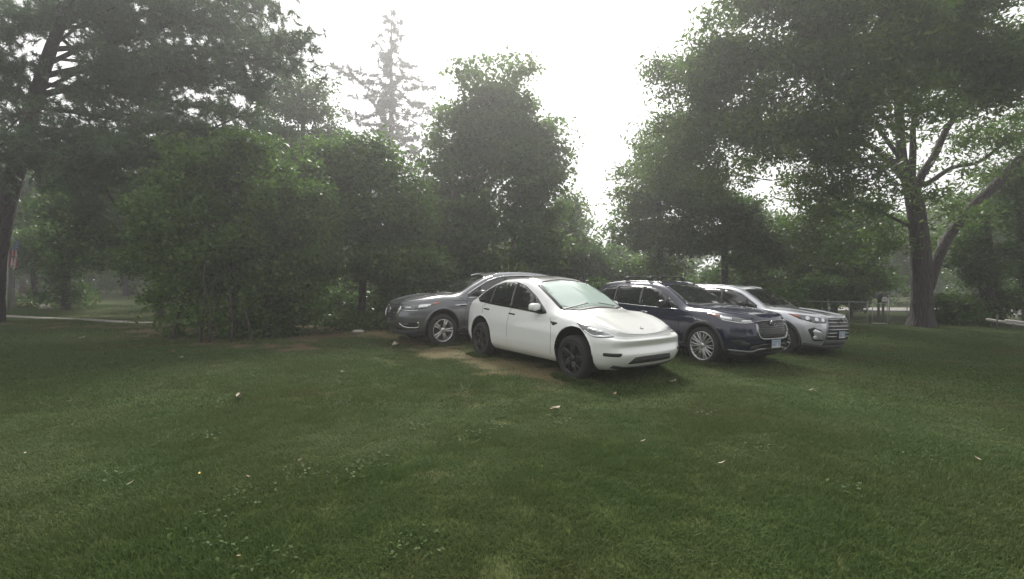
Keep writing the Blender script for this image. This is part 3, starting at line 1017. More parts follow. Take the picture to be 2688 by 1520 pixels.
split_windows(c, TOPL, BOTL, [1.62, 2.02, 2.66, 3.42, 4.02], M["glass"])
c.top("windscreen", [(1.25, .0), (1.27, .40), (1.40, .675), (1.75, .648), (2.12, .60), (2.14, .3), (2.15, 0)][1:-1], M["glass_shade"], off=.006, res=.09, rnd=.1)
c.top("cowl", [(1.19, .45), (1.33, .70), (1.40, .685), (1.26, .42)], M["black_trim"], off=.005, rnd=.1)
c.topline("windscreen_surround", [(1.36, .70), (1.75, .672), (2.13, .62)], .045, M["black_gloss"], off=.007)
c.top("glass_roof", [(2.17, .585), (2.6, .57), (3.2, .56), (3.7, .545), (4.2, .52), (4.34, .48)], M["black_gloss"], off=.005, res=.12, rnd=.08)
for w_u in (2.0,):
    wp = [c.mesh("wiper", ribbon_mesh(c.bvh, [(c.X(1.33), s * .60 - .1, 0), (c.X(1.36), s * .12, 0)], (0, 0, -1), .022, off=.012), M["black_trim"]) for s in (1, -1)]
c.side("door_handle", [(2.50, .905), (2.72, .915), (2.72, .890), (2.50, .880)], M["black_gloss"], off=.006, rnd=.3)
c.side("door_handle", [(3.43, .955), (3.65, .965), (3.65, .940), (3.43, .930)], M["black_gloss"], off=.006, rnd=.3)
for ln in ([(1.44, .90), (1.40, .80), (1.36, .60), (1.38, .30)], [(2.68, 1.0), (2.72, .7), (2.70, .30)], [(3.62, 1.05), (3.72, .98), (3.66, .86)], [(3.40, .30), (3.34, .44)]):
    c.sideline("panel_gap", ln, .008, M["seam"], off=.001, thick=.004)
c.side("side_badge", [(1.20, .83), (1.42, .845), (1.33, .775)], M["black_gloss"], off=.006, rnd=.2)
c.mirror(1.80, .86, 1.06, (.075, .11, .072), M["white_paint"], M["black_trim"])
hl = c.corner("headlight", [(.24, .60, .675), (.16, .46, .655), (.34, .80, .66), (.60, .88, .74), (.82, .86, .845), (.62, .80, .81), (.42, .70, .745)][0:1] + [(.40, .86, .665), (.60, .90, .74), (.84, .84, .865), (.66, .76, .83), (.45, .66, .755)], M["lens_dark"], ang=48, off=.005, rnd=.15, res=.05)
c.cornerline("light_strip", [(.27, .62, .685), (.42, .86, .685), (.60, .90, .755)], .018, M["lens_clear"], ang=48, parent=hl, off=.010)
for f in (.35, .55, .75):
    c.corner("lamp_lens", [(.30 + .3 * f, .63 + .2 * f, .70 + .08 * f), (.38 + .3 * f, .68 + .2 * f, .70 + .085 * f), (.38 + .3 * f, .66 + .2 * f, .735 + .085 * f), (.30 + .3 * f, .61 + .2 * f, .735 + .08 * f)], M["lens_clear"], ang=48, parent=hl, off=.010, rnd=.3)
c.front("lower_grille", [(.42, .295), (.50, .285), (.455, .225), (.30, .215)][1:3] + [(.40, .305)][0:0] + [], M["black_trim"], off=.004) if False else None
c.front("lower_grille", [(.50, .272), (.40, .375), (0.2, .382)], M["dark_plastic"], off=.005, rnd=.12)
c.frontline("grille_bar", [(-.44, .325), (0, .33), (.44, .325)], .012, M["black_trim"], mirror=False, off=.010)
c.corner("fog_slot", [(.10, .60, .445), (.30, .80, .455), (.31, .80, .405), (.12, .62, .395)], M["black_trim"], ang=40, off=.005, rnd=.2)
c.frontline("bumper_lip", [(-.72, .245), (-.45, .205), (0, .20), (.45, .205), (.72, .245)], .05, M["black_trim"], mirror=False, off=.006)
c.frontline("hood_gap", [(-.58, .735), (-.35, .700), (0, .69), (.35, .700), (.58, .735)], .004, M["seam"], mirror=False, off=.001, thick=.003)
c.topline("hood_gap", [(.24, .60), (.48, .745), (.84, .765), (1.25, .765)], .004, M["seam"], off=.001, thick=.003)
m = MB()
loc_, nor_ = hit(c.bvh, Vector((c.X(.25), 0, 3)), Vector((0, 0, -1)))
m.box(loc_ + nor_ * .004, (.012, .075, .006), Matrix.Rotation(-.5, 3, 'Y')); m.box(loc_ + nor_ * .004 - Vector((.03, 0, -.014)), (.05, .016, .006), Matrix.Rotation(-.5, 3, 'Y'))
m.link("emblem", M["satin"], c.root)
c.side("tail_light", [(4.30, 1.03), (4.60, 1.06), (4.70, .97), (4.52, .93)], M["red_lens"], off=.006, rnd=.2)
c.top("rear_spoiler", [(4.38, .56), (4.56, .50), (4.60, .3)], M["black_gloss"], off=.02, thick=.03)

# ---- sport utility cars
def suv(**k):
    d = dict(
        plan=[(0, 0), (.04, .45), (.17, .75), (.42, .91), (.95, .965), (1.4, .965), (1.8, .96), (2.3, .96), (2.8, .96), (3.3, .965), (3.8, .97), (4.3, .95), (4.70, .88), (4.88, .65), (4.94, .3), (4.95, 0)],
        zu=.24,
        rows=[(.33, .95, .08, .12, .955), (.56, 1.0, 0, 0, 1.0),
              ([.80, .80, .80, .82, .84, .85, .86, .86, .87, .88, .88, .88, .88, .88, .88, .88], .99, .02, .02, .985),
              ([.94, .945, .97, 1.01, 1.05, 1.075, 1.085, 1.09, 1.10, 1.12, 1.145, 1.17, 1.17, 1.14, 1.13, 1.13], .92, .08, .08, .915)],
        F=[(.10, 0, .985), (.13, .42, .995), (.28, .66, 1.035), (.55, .775, 1.075), (.95, .80, 1.11), (1.42, .79, 1.135), (1.85, .725, 1.37), (2.25, .67, 1.57), (2.75, .645, 1.655), (3.3, .64, 1.66), (3.8, .635, 1.645), (4.3, .62, 1.595), (4.58, .58, 1.54), (4.68, .42, 1.52), (4.72, .2, 1.52), (4.72, 0, 1.52)],
        H=[(.11, .99), (.15, 1.01), (.30, 1.065), (.57, 1.105), (.95, 1.145), (1.40, 1.19), (1.85, 1.42), (2.25, 1.635), (2.75, 1.715), (3.3, 1.725), (3.8, 1.71), (4.3, 1.66), (4.6, 1.60), (4.70, 1.56), (4.73, 1.54), (4.73, 1.53)],
        axles=(.95, 3.80), wr=.383, arch=.435, arch_dz=.02, track=.845, xf=2.375)
    d.update(k)
    return d

def suv_common(c, top, bot, cuts, trim, surround=None):
    c.wells()
    # black surround a little larger than the panes
    P = [(u, z + .022) for u, z in top] + [(u, z - .022) for u, z in reversed(bot)]
    c.side("window_surround", P, M["black_gloss"], off=.003, rnd=.12)
    split_windows(c, top, bot, cuts, M["glass"])
    c.sideline("window_trim", [(u, z - .03) for u, z in bot], .02, trim, off=.009)

# navy one
sp = suv()
loc, hd = car_pose(1836, 9.2, 62, sp)
c = Car("navy_suv", "dark navy blue SUV with black roof crossbars, between the white car and the silver SUV", "car", sp, loc, hd, M["navy_paint"])
c.root.scale = (1, .95, 1)
c.wheels("many", M["rim_silver"], .290, .245)
TOPL = [(1.66, 1.15), (1.85, 1.26), (2.2, 1.44), (2.6, 1.545), (3.2, 1.575), (3.8, 1.56), (4.25, 1.505), (4.46, 1.43)]
BOTL = [(1.64, 1.115), (2.3, 1.125), (3.0, 1.14), (3.6, 1.165), (4.0, 1.20), (4.3, 1.27), (4.47, 1.36)]
suv_common(c, TOPL, BOTL, [1.68, 1.98, 2.76, 3.68, 4.44], M["chrome"])
c.top("windscreen", [(1.47, .42), (1.58, .685), (1.9, .65), (2.2, .60), (2.23, .3)], M["glass"], off=.006, res=.1, rnd=.1)
c.top("cowl", [(1.40, .45), (1.52, .715), (1.585, .69), (1.47, .42)], M["black_trim"], off=.004, rnd=.1)
c.topline("roof_rail", [(2.45, .60), (2.8, .588), (3.4, .582), (4.0, .577), (4.35, .568)], .032, M["satin"], off=.028, thick=.04)
for u in (2.75, 3.55):
    P = [(c.X(u), y, 1.80 + .012 * (1 - (y / .65) ** 2)) for y in np.linspace(-.62, .62, 9)]
    m = MB().tube(P, .021, 8)
    for s in (-1, 1):
        m.sup((c.X(u), s * .60, 1.755), (.075, .035, .05), .6)
    m.link("roof_crossbar", M["black_trim"], c.root)
c.top("sunroof", [(2.45, .46), (3.2, .46)], M["black_gloss"], off=.004, res=.1, rnd=.05)
for ln in ([(1.62, 1.08), (1.56, .85), (1.50, .55), (1.52, .36)], [(2.78, 1.11), (2.80, .7), (2.78, .36)], [(3.70, 1.13), (3.72, .95), (3.48, .75), (3.40, .45), (3.36, .36)]):
    c.sideline("panel_gap", ln, .009, M["well"], off=.001, thick=.004)
c.side("door_handle", [(2.50, .985), (2.72, .99), (2.72, .955), (2.50, .95)], M["chrome"], off=.016, rnd=.3)
c.side("door_handle", [(3.38, 1.005), (3.60, 1.01), (3.60, .975), (3.38, .97)], M["chrome"], off=.016, rnd=.3)
c.sideline("sill_trim", [(1.40, .36), (2.4, .345), (3.36, .36)], .10, M["black_trim"], off=.008, thick=.03)
c.sideline("body_crease", [(1.55, .62), (2.2, .56), (2.9, .56), (3.35, .66)], .020, M["navy_paint"], off=.010, thick=.012)
c.arch_lip(.05, M["dark_plastic"])
c.mirror(1.98, .86, 1.19, (.09, .125, .085), M["black_gloss"], M["navy_paint"])
hl = c.corner("headlight", [(.10, .50, .90), (.25, .72, .885), (.55, .88, .935), (.92, .88, 1.055), (.62, .84, 1.035), (.28, .66, .985)], M["lens_dark"], ang=40, off=.006, rnd=.12, res=.05)
c.corner("indicator", [(.62, .88, .98), (.90, .88, 1.05), (.66, .85, 1.03)], M["amber"], ang=40, parent=hl, off=.010)
c.corner("lamp_lens", [(.40, .80, .93), (.60, .87, .965), (.58, .86, 1.01), (.40, .78, .985)], M["lens_clear"], ang=40, parent=hl, off=.010)
c.corner("lamp_lens", [(.14, .55, .905), (.26, .70, .900), (.26, .68, .945), (.14, .53, .945)], M["lens_clear"], ang=40, parent=hl, off=.010)
c.cornerline("light_strip", [(.10, .50, .905), (.25, .72, .892), (.55, .885, .942)], .018, M["chrome"], ang=40, parent=hl, off=.010)
g = c.front("grille", [(.36, .60), (.46, .70), (.44, .86), (.36, .925), (.15, .935)], M["black_gloss"], off=.006, rnd=.2, res=.05)
for z in np.linspace(.645, .90, 7):
    c.mesh("grille_bar", ribbon_mesh(c.bvh, [(3, -.40, z), (3, 0, z), (3, .40, z)], (-1, 0, 0), .012, off=.014), M["dark_plastic"], g)
c.frontline("grille_frame", [(.0, .592), (.30, .594), (.42, .62), (.475, .72), (.45, .87)], .026, M["dark_chrome"], off=.022, thick=.03)
c.frontline("grille_frame", [(-.46, .915), (-.2, .935), (.2, .935), (.46, .915)], .016, M["dark_chrome"], mirror=False, off=.02)
ring_badge(c, 0, .875, .105, .072, M["dark_chrome"])
c.front("lower_grille", [(.62, .36), (.58, .46), (.30, .50)], M["black_trim"], off=.006, rnd=.12)
c.corner("bumper_inlet", [(.10, .60, .50), (.20, .76, .58), (.36, .88, .55), (.24, .78, .44)], M["black_trim"], ang=40, off=.004, rnd=.2)
c.frontline("skid_trim", [(.86, .375), (.60, .355), (.50, .36), (.36, .40), (0, .40)], .030, M["bar_grey"], off=.016, thick=.03)
c.frontline("bumper_lip", [(-.84, .31), (-.6, .285), (0, .28), (.6, .285), (.84, .31)], .09, M["dark_plastic"], mirror=False, off=.008)
plate_on(c, 0.0, .50)
c.topline("hood_crease", [(.30, .40), (.7, .50), (1.3, .58)], .020, M["navy_paint"], off=.012, thick=.015)
c.topline("hood_gap", [(.22, .62), (.5, .76), (.95, .785), (1.4, .775)], .009, M["well"], off=.001, thick=.003)
c.side("tail_light", [(4.50, 1.12), (4.86, 1.08), (4.84, .98), (4.6, 1.0)], M["red_lens"], off=.006)
c.side("mirror_patch", [(1.68, 1.14), (1.86, 1.25), (1.86, 1.13)], M["black_gloss"], off=.011)

# silver one
sp = suv(rows=[(.33, .95, .08, .12, .955), (.56, 1.0, 0, 0, 1.0),
              ([.82, .82, .82, .83, .84, .85, .86, .86, .87, .88, .88, .88, .88, .88, .88, .88], .99, .0, .02, .985),
              ([.98, .985, 1.0, 1.03, 1.06, 1.08, 1.085, 1.09, 1.10, 1.11, 1.125, 1.14, 1.15, 1.14, 1.13, 1.13], .93, .05, .08, .915)],
         F=[(.07, 0, 1.015), (.10, .44, 1.025), (.24, .68, 1.05), (.52, .79, 1.085), (.92, .81, 1.115), (1.38, .79, 1.14), (1.85, .725, 1.38), (2.25, .67, 1.575), (2.75, .645, 1.655), (3.3, .64, 1.665), (3.8, .635, 1.655), (4.3, .62, 1.61), (4.56, .58, 1.56), (4.66, .42, 1.54), (4.70, .2, 1.54), (4.70, 0, 1.54)],
         axles=(.93, 3.72), xf=2.325)
loc, hd = car_pose(2048, 11.1, 61, sp)
c = Car("silver_suv", "light silver SUV with barred chrome grille, farthest right of the parked cars", "car", sp, loc, hd, M["silver_paint"])
c.root.scale = (.96, .94, 1)
c.wheels("split", M["rim_silver"], .258, .24)
TOPL = [(1.66, 1.15), (1.85, 1.265), (2.2, 1.45), (2.6, 1.55), (3.2, 1.58), (3.8, 1.57), (4.25, 1.52), (4.45, 1.45)]
BOTL = [(1.64, 1.12), (2.3, 1.125), (3.0, 1.135), (3.6, 1.15), (4.0, 1.165), (4.3, 1.20), (4.48, 1.28)]
suv_common(c, TOPL, BOTL, [1.68, 1.98, 2.74, 3.64, 4.44], M["chrome"])
c.sideline("window_trim", [(u, z + .03) for u, z in TOPL], .016, M["chrome"], off=.009)
c.top("windscreen", [(1.45, .42), (1.56, .685), (1.9, .65), (2.2, .60), (2.23, .3)], M["glass"], off=.006, res=.1, rnd=.1)
c.top("cowl", [(1.38, .45), (1.50, .715), (1.565, .69), (1.45, .42)], M["black_trim"], off=.004, rnd=.1)
c.topline("roof_rail", [(2.45, .60), (2.8, .588), (3.4, .582), (4.0, .577), (4.35, .568)], .032, M["satin"], off=.028, thick=.04)
for ln in ([(1.60, 1.08), (1.54, .85), (1.48, .55), (1.50, .36)], [(2.76, 1.11), (2.78, .7), (2.76, .36)]):
    c.sideline("panel_gap", ln, .009, M["seam"], off=.001, thick=.004)
c.side("door_handle", [(2.48, .985), (2.70, .99), (2.70, .955), (2.48, .95)], M["chrome"], off=.016, rnd=.3)
c.sideline("sill_trim", [(1.40, .36), (2.4, .345), (3.28, .36)], .10, M["black_trim"], off=.008, thick=.03)
c.arch_lip(.06, M["dark_plastic"], .004)
c.mirror(1.98, .86, 1.19, (.09, .125, .085), M["black_gloss"], M["silver_paint"])
hl = c.corner("headlight", [(.08, .52, .86), (.22, .74, .855), (.50, .90, .93), (.80, .90, 1.04), (.50, .86, 1.035), (.20, .68, 1.0), (.07, .50, .975)], M["lens_dark"], ang=40, off=.006, rnd=.10, res=.05)
c.corner("indicator", [(.50, .90, .955), (.78, .90, 1.035), (.56, .87, 1.025)], M["amber"], ang=40, parent=hl, off=.010)
for u, y in ((.13, .58), (.22, .70), (.36, .82)):
    zc = .925 + (u - .1) * .12
    c.corner("lamp_lens", [(u + .045 * math.cos(q) * .7, y + .045 * math.cos(q) * .7, zc + .048 * math.sin(q)) for q in np.linspace(0, 2 * math.pi, 9)[:-1]], M["lens_clear"], ang=40, parent=hl, off=.012, rnd=.3, res=.03)
g = c.front("grille", [(.52, .47), (.50, .70), (.44, .985), (.2, 1.0)], M["black_trim"], off=.006, rnd=.06, res=.06)
for i, z in enumerate(np.linspace(.55, .945, 6)):
    w = .50 - .10 * (z - .47)
    c.mesh("grille_bar", ribbon_mesh(c.bvh, [(3, -w, z), (3, 0, z + .006), (3, w, z)], (-1, 0, 0), .030, off=.025, thick=.03), M["bar_grey"], g)
c.frontline("grille_frame", [(.525, .46), (.515, .70), (.455, .99)], .024, M["bar_grey"], off=.02, thick=.03)
ring_badge(c, 0, .90, .10, .070, M["rim_dark"])
il = c.corner("fog_recess", [(.06, .60, .44), (.10, .66, .70), (.22, .80, .76), (.32, .87, .70), (.20, .80, .44)], M["black_trim"], ang=40, off=.006, rnd=.12)
c.corner("fog_panel", [(.075, .62, .47), (.11, .66, .66), (.20, .77, .72), (.24, .80, .66), (.17, .75, .47)], M["silver_paint"], ang=40, parent=il, off=.014, rnd=.12)
c.corner("fog_light", [(.19 + .05 * math.cos(q) * .7, .765 + .05 * math.cos(q) * .7, .52 + .045 * math.sin(q)) for q in np.linspace(0, 2 * math.pi, 9)[:-1]], M["lens_clear"], ang=40, parent=il, off=.02, rnd=.3, res=.03)
c.front("lower_grille", [(.54, .34), (.52, .445)], M["dark_plastic"], off=.006, rnd=.1)
c.frontline("bumper_lip", [(-.86, .33), (-.6, .30), (0, .295), (.6, .30), (.86, .33)], .10, M["dark_plastic"], mirror=False, off=.012, thick=.04)
plate_on(c, 0.0, .60)
c.topline("hood_gap", [(.20, .64), (.5, .775), (.95, .79), (1.36, .775)], .009, M["seam"], off=.001, thick=.003)
c.topline("hood_crease", [(.20, .40), (.7, .50), (1.3, .56)], .020, M["silver_paint"], off=.012, thick=.015)
c.side("mirror_patch", [(1.68, 1.14), (1.86, 1.25), (1.86, 1.13)], M["black_gloss"], off=.011)

# grey one, behind the white car, facing left
sp = suv(plan=[(0, 0), (.05, .45), (.19, .76), (.46, .93), (1.0, .995), (1.5, .995), (1.95, .99), (2.45, .99), (2.95, .99), (3.5, .995), (4.07, 1.0), (4.5, .97), (4.92, .89), (5.11, .65), (5.18, .3), (5.19, 0)],
         rows=[(.32, .95, .10, .12, .955), (.55, 1.0, 0, 0, 1.0),
              ([.78, .78, .79, .81, .84, .85, .86, .86, .87, .88, .90, .91, .92, .92, .92, .92], .99, .01, .02, .985),
              ([.90, .905, .945, 1.0, 1.05, 1.08, 1.09, 1.10, 1.11, 1.13, 1.16, 1.19, 1.19, 1.15, 1.14, 1.14], .92, .07, .08, .915)],
         F=[(.09, 0, .94), (.12, .42, .955), (.28, .67, 1.01), (.58, .80, 1.07), (1.0, .835, 1.115), (1.48, .82, 1.15), (2.0, .74, 1.40), (2.45, .69, 1.59), (2.95, .665, 1.68), (3.5, .66, 1.695), (4.07, .655, 1.675), (4.5, .64, 1.62), (4.8, .60, 1.55), (4.9, .44, 1.53), (4.95, .2, 1.53), (4.95, 0, 1.53)],
         H=[(.10, .955), (.14, .975), (.30, 1.045), (.60, 1.115), (1.0, 1.165), (1.44, 1.20), (2.0, 1.45), (2.45, 1.665), (2.95, 1.745), (3.5, 1.76), (4.07, 1.74), (4.5, 1.69), (4.8, 1.62), (4.9, 1.57), (4.95, 1.55), (4.95, 1.54)],
         axles=(1.0, 4.07), wr=.383, xf=2.535, track=.87)
loc, hd = car_pose(1171, 11.9, 33, sp, right=False)
c = Car("grey_suv", "dark metallic grey SUV facing left, half hidden behind the white car", "car", sp, loc, hd, M["grey_paint"])
c.root.scale = (1.07, 1.07, 1.11)
c.root.location.z += .05
c.drop = .045
c.wheels("twin", M["rim_silver"], .262, .245)
TOPL = [(1.74, 1.15), (2.0, 1.29), (2.4, 1.475), (2.8, 1.575), (3.4, 1.61), (4.0, 1.595), (4.5, 1.53), (4.72, 1.45)]
BOTL = [(1.72, 1.125), (2.4, 1.135), (3.2, 1.155), (3.8, 1.18), (4.2, 1.22), (4.5, 1.30), (4.73, 1.39)]
suv_common(c, TOPL, BOTL, [1.76, 2.10, 2.9, 3.9, 4.70], M["chrome"])
c.sideline("window_trim", [(u, z + .032) for u, z in TOPL], .022, M["chrome"], off=.009)
c.top("windscreen", [(1.51, .44), (1.62, .705), (2.0, .665), (2.4, .62), (2.44, .3)], M["glass"], off=.006, res=.1, rnd=.1)
c.top("cowl", [(1.44, .46), (1.56, .745), (1.63, .715), (1.51, .44)], M["black_trim"], off=.004, rnd=.1)
c.topline("roof_rail", [(2.6, .62), (3.0, .607), (3.6, .602), (4.2, .597), (4.55, .587)], .032, M["chrome"], off=.028, thick=.04)
for ln in ([(1.70, 1.10), (1.62, .85), (1.56, .55), (1.58, .36)], [(2.94, 1.13), (2.96, .7), (2.94, .36)], [(1.46, 1.12), (1.58, 1.06), (1.64, .98)]):
    c.sideline("panel_gap", ln, .009, M["well"], off=.001, thick=.004)
c.side("fender_vent", [(1.30, .93), (1.66, .945), (1.62, .895), (1.36, .895)], M["chrome"], off=.010, rnd=.2)
c.side("vent_inset", [(1.44, .925), (1.62, .93), (1.59, .905), (1.45, .905)], M["black_trim"], off=.014, rnd=.2)
c.sideline("sill_trim", [(1.46, .36), (2.5, .345), (3.6, .36)], .10, M["black_trim"], off=.008, thick=.03)
c.sideline("body_crease", [(1.3, 1.04), (2.2, 1.02), (3.2, 1.01)], .016, M["grey_paint"], off=.010, thick=.012)
c.arch_lip(.05, M["grey_paint"], .010)
c.mirror(2.08, .88, 1.20, (.09, .125, .085), M["grey_paint"], M["chrome"])
hl = c.corner("headlight", [(.10, .52, .845), (.26, .74, .825), (.56, .92, .865), (1.0, .93, 1.01), (.62, .88, .985), (.28, .69, .935)], M["lens_dark"], ang=42, off=.006, rnd=.10, res=.05)
c.corner("indicator", [(.74, .95, .93), (.98, .93, 1.0), (.78, .92, .985)], M["amber"], ang=42, parent=hl, off=.010)
c.corner("lamp_lens", [(.42, .84, .86), (.66, .94, .90), (.72, .92, .965), (.46, .82, .945)], M["lens_clear"], ang=42, parent=hl, off=.010)
c.corner("lamp_lens", [(.15, .58, .855), (.30, .74, .85), (.31, .72, .90), (.16, .57, .905)], M["satin"], ang=42, parent=hl, off=.010)
c.cornerline("light_strip", [(.08, .48, .832), (.26, .74, .812), (.42, .85, .825)], .020, M["chrome"], ang=42, parent=hl, off=.010)
g = c.front("grille", [(.26, .60), (.40, .68), (.44, .82), (.40, .895), (.2, .905)], M["black_trim"], off=.006, rnd=.2, res=.05)
c.frontline("grille_frame", [(0, .588), (.25, .592), (.41, .67), (.455, .82), (.42, .905)], .026, M["chrome"], off=.02, thick=.03)
for z in np.linspace(.64, .87, 6):
    c.mesh("grille_bar", ribbon_mesh(c.bvh, [(3, -.38, z), (3, 0, z), (3, .38, z)], (-1, 0, 0), .012, off=.014), M["dark_plastic"], g)
c.frontline("grille_wing", [(-.46, .835), (-.2, .825), (0, .80), (.2, .825), (.46, .835)], .018, M["chrome"], mirror=False, off=.024)
ring_badge(c, 0, .81, .062, .062, M["chrome"], False)
il = c.corner("fog_recess", [(.10, .60, .46), (.20, .76, .56), (.34, .88, .57), (.36, .89, .47), (.22, .78, .43)], M["black_trim"], ang=42, off=.006, rnd=.15)
c.cornerline("fog_trim", [(.05, .50, .52), (.12, .62, .45), (.24, .79, .425), (.38, .90, .44), (.38, .90, .56)], .024, M["chrome"], ang=42, parent=il, off=.014, thick=.02)
c.front("lower_grille", [(.56, .36), (.50, .46), (.3, .47)], M["black_trim"], off=.006, rnd=.1)
c.frontline("bumper_lip", [(-.86, .34), (-.6, .30), (0, .29), (.6, .30), (.86, .34)], .10, M["dark_plastic"], mirror=False, off=.010, thick=.04)
c.topline("hood_crease", [(.25, .36), (.7, .46), (1.35, .60)], .022, M["grey_paint"], off=.014, thick=.016)
c.topline("hood_gap", [(.22, .64), (.55, .79), (1.0, .82), (1.46, .805)], .009, M["well"], off=.001, thick=.003)
c.side("mirror_patch", [(1.78, 1.15), (1.98, 1.27), (1.98, 1.14)], M["black_gloss"], off=.011)

# longer grass round the tyres, where the mower does not reach
bpy.context.view_layer.update()
rs = np.random.RandomState(9); P = []
for o in [q for q in COL.objects if q.name.split(".")[0] == "wheel"]:
    w = o.matrix_world.translation; ax = o.matrix_world.to_3x3() @ Vector((1, 0, 0)); nr = o.matrix_world.to_3x3() @ Vector((0, -1, 0)); ax.normalize(); nr.normalize()
    for q in range(26):
        p = Vector((w.x, w.y, 0)) + ax * rs.uniform(-.42, .42) + nr * rs.uniform(.05, .26)
        P.append((p.x, p.y, float(zg(p.x, p.y))))
P = np.array(P)
one = np.ones(len(P))
scatter("grass", blade_patch("turf_tall", 70, 0.075, 0.008, 6, 0.10), MG, P, rs.uniform(0, 6.283, len(P)), np.stack([one, one, rs.uniform(.6, 1.25, len(P))], -1))

# ------------------------------------------------------------------ trees
def unit(v): return v / (np.linalg.norm(v, axis=-1, keepdims=True) + 1e-9)

def leaf_mesh(name, ells, n, size, seed, spread=.35, flat=.55, aspect=.55, per=30, hollow=.25, droop=.0, tilt=.8, lump=.22, boughs=11, lobe=1.0):
    """leaves in clumps through a set of ellipsoids: ells (k,6) centre + radii"""
    r = np.random.RandomState(seed)
    E = np.array(ells, float)
    wgt = (E[:, 3] * E[:, 4] * E[:, 5]) ** (2 / 3); wgt /= wgt.sum()
    # boughs: flattened, drooping lobes set through each ellipsoid
    nb = max(5, int(len(E) * boughs))
    kb = np.concatenate([np.repeat(np.arange(len(E)), 4), r.choice(len(E), max(1, nb - 4 * len(E)), p=wgt)])
    nb = len(kb)
    db = unit(r.normal(size=(nb, 3)))
    rb = hollow + (.92 - hollow) * r.uniform(0, 1, nb) ** .55
    BC = E[kb, :3] + db * E[kb, 3:] * rb[:, None]
    mean = (E[kb, 3] * E[kb, 4] * E[kb, 5]) ** (1 / 3)
    br = mean * r.uniform(.24, .52, nb) * lobe
    size = size * 1.30
    nc = max(4, n // per)
    k = r.choice(nb, nc, p=br ** 2 / (br ** 2).sum())
    d = unit(r.normal(size=(nc, 3)))
    rad = .25 + .75 * r.uniform(0, 1, nc) ** .5
    off = d * rad[:, None] * br[k][:, None] * np.array([1.25, 1.25, .55])
    off[:, 2] -= .45 * (off[:, 0] ** 2 + off[:, 1] ** 2) / (br[k] + 1e-6)
    C = BC[k] + off
    n = nc * per
    cs = np.repeat(r.uniform(.55, 1.25, nc), per)[:, None]
    L = np.repeat(C, per, 0) + np.clip(r.normal(size=(n, 3)), -1.9, 1.9) * np.array([1, 1, flat]) * spread * cs
    if droop: L[:, 2] -= np.abs(r.normal(size=n)) * droop
    # clump tilt makes light and dark sides
    ct = np.repeat(unit(r.normal(size=(nc, 3)) * .55 + np.array([0, 0, 1.0])), per, 0)
    nrm = unit(ct + r.normal(size=(n, 3)) * tilt)
    a = unit(np.cross(nrm, r.normal(size=(n, 3)))); b = np.cross(nrm, a)
    s = (size * r.uniform(.6, 1.35, n))[:, None]
    V = np.stack([L - a * s * .5, L + b * s * aspect * .5 - a * s * .05 + nrm * s * .06, L + a * s * .5 - nrm * s * .05, L - b * s * aspect * .5 - a * s * .05 + nrm * s * .06], 1).reshape(-1, 3)
    return np_mesh(name, V, np.arange(4 * n).reshape(-1, 4))

def needle_mesh(name, axes, n, length, seed, width=.010, spread=.30, per=44):
    """pine needle tufts along boughs: axes list of (p0, p1, radius)"""
    r = np.random.RandomState(seed)
    nt_ = n // per
    w = np.array([np.linalg.norm(np.subtract(b, a)) * (c + .15) for a, b, c in axes]); w /= w.sum()
    k = r.choice(len(axes), nt_, p=w)
    A = np.array([a for a, b, c in axes])[k]; B = np.array([b for a, b, c in axes])[k]; Rr = np.array([c for a, b, c in axes])[k]
    t = r.uniform(.02, 1.04, nt_)[:, None]
    C = A + (B - A) * t + r.normal(size=(nt_, 3)) * Rr[:, None] * np.array([.75, .75, .38])
    ax = unit(unit(B - A) * .6 + r.normal(size=(nt_, 3)) * .7 + np.array([0, 0, .25]))
    n = nt_ * per
    C = np.repeat(C, per, 0); ax = np.repeat(ax, per, 0)
    d = unit(ax * .9 + r.normal(size=(n, 3)) * .75)
    st = C + ax * (r.uniform(-.5, .5, n)[:, None] * spread)
    ln = (length * r.uniform(.6, 1.15, n))[:, None]
    s = unit(np.cross(d, r.normal(size=(n, 3)))) * width
    V = np.stack([st - s, st + s, st + d * ln - np.array([0, 0, 1]) * ln * .12], 1).reshape(-1, 3)
    return np_mesh(name, V, np.arange(3 * n).reshape(-1, 3))

def px_ells(L, Y, dr=None, base=None):
    """crown lobes given as picture positions and radii at distance Y (an item may give its own distance offset)"""
    out = []
    for e in L:
        px, py, rx, ry = e[:4]; dy = e[4] if len(e) > 4 else 0
        y = Y + dy
        p = at(px, py, y); a, b = rx / FPX * y, ry / FPX * y
        out.append((p.x, p.y, p.z, a, (dr or .8) * min(a, b * 1.4), b))
    return out

def trunk_px(name, pts, Y, mat, parent, n=12, sub=4):
    """a trunk or limb along picture positions (px, py, radius px[, distance offset])"""
    P = []
    for q in pts:
        y = Y + (q[3] if len(q) > 3 else 0)
        v = at(q[0], q[1], y); P.append((v.x, v.y, v.z, q[2] / FPX * y))
    S_ = smooth_path(P, sub)
    V, F = tube([tuple(s[:3]) for s in S_], [float(s[3]) for s in S_], n)
    if n >= 12:                                   # furrowed, flaring bark
        rs = np.random.RandomState(int(abs(pts[0][0])) + 7); ph = rs.uniform(.90, 1.10, n); W = []
        for i, s_ in enumerate(S_):
            c_ = Vector(s_[:3]); ph = .8 * ph + .2 * rs.uniform(.82, 1.18, n)
            for q in range(n): W.append(c_ + (V[i * n + q] - c_) * float(ph[q]))
        V = W
    me = py_mesh(name, V, F, True)
    return link(name, me, mat, parent)

def root_at(name, label, cat, px, py, Y, group=None):
    p = at(px, py, Y)
    z = float(zg(p.x, p.y))
    o = thing(name, label, cat, (p.x, p.y, z), 0, group)
    bpy.context.view_layer.update()
    return o

def settle(root):
    """children were built in world places: keep them there under the moved root"""
    inv = Matrix.Translation(root.location).inverted()
    for c in root.children: c.matrix_parent_inverse = inv

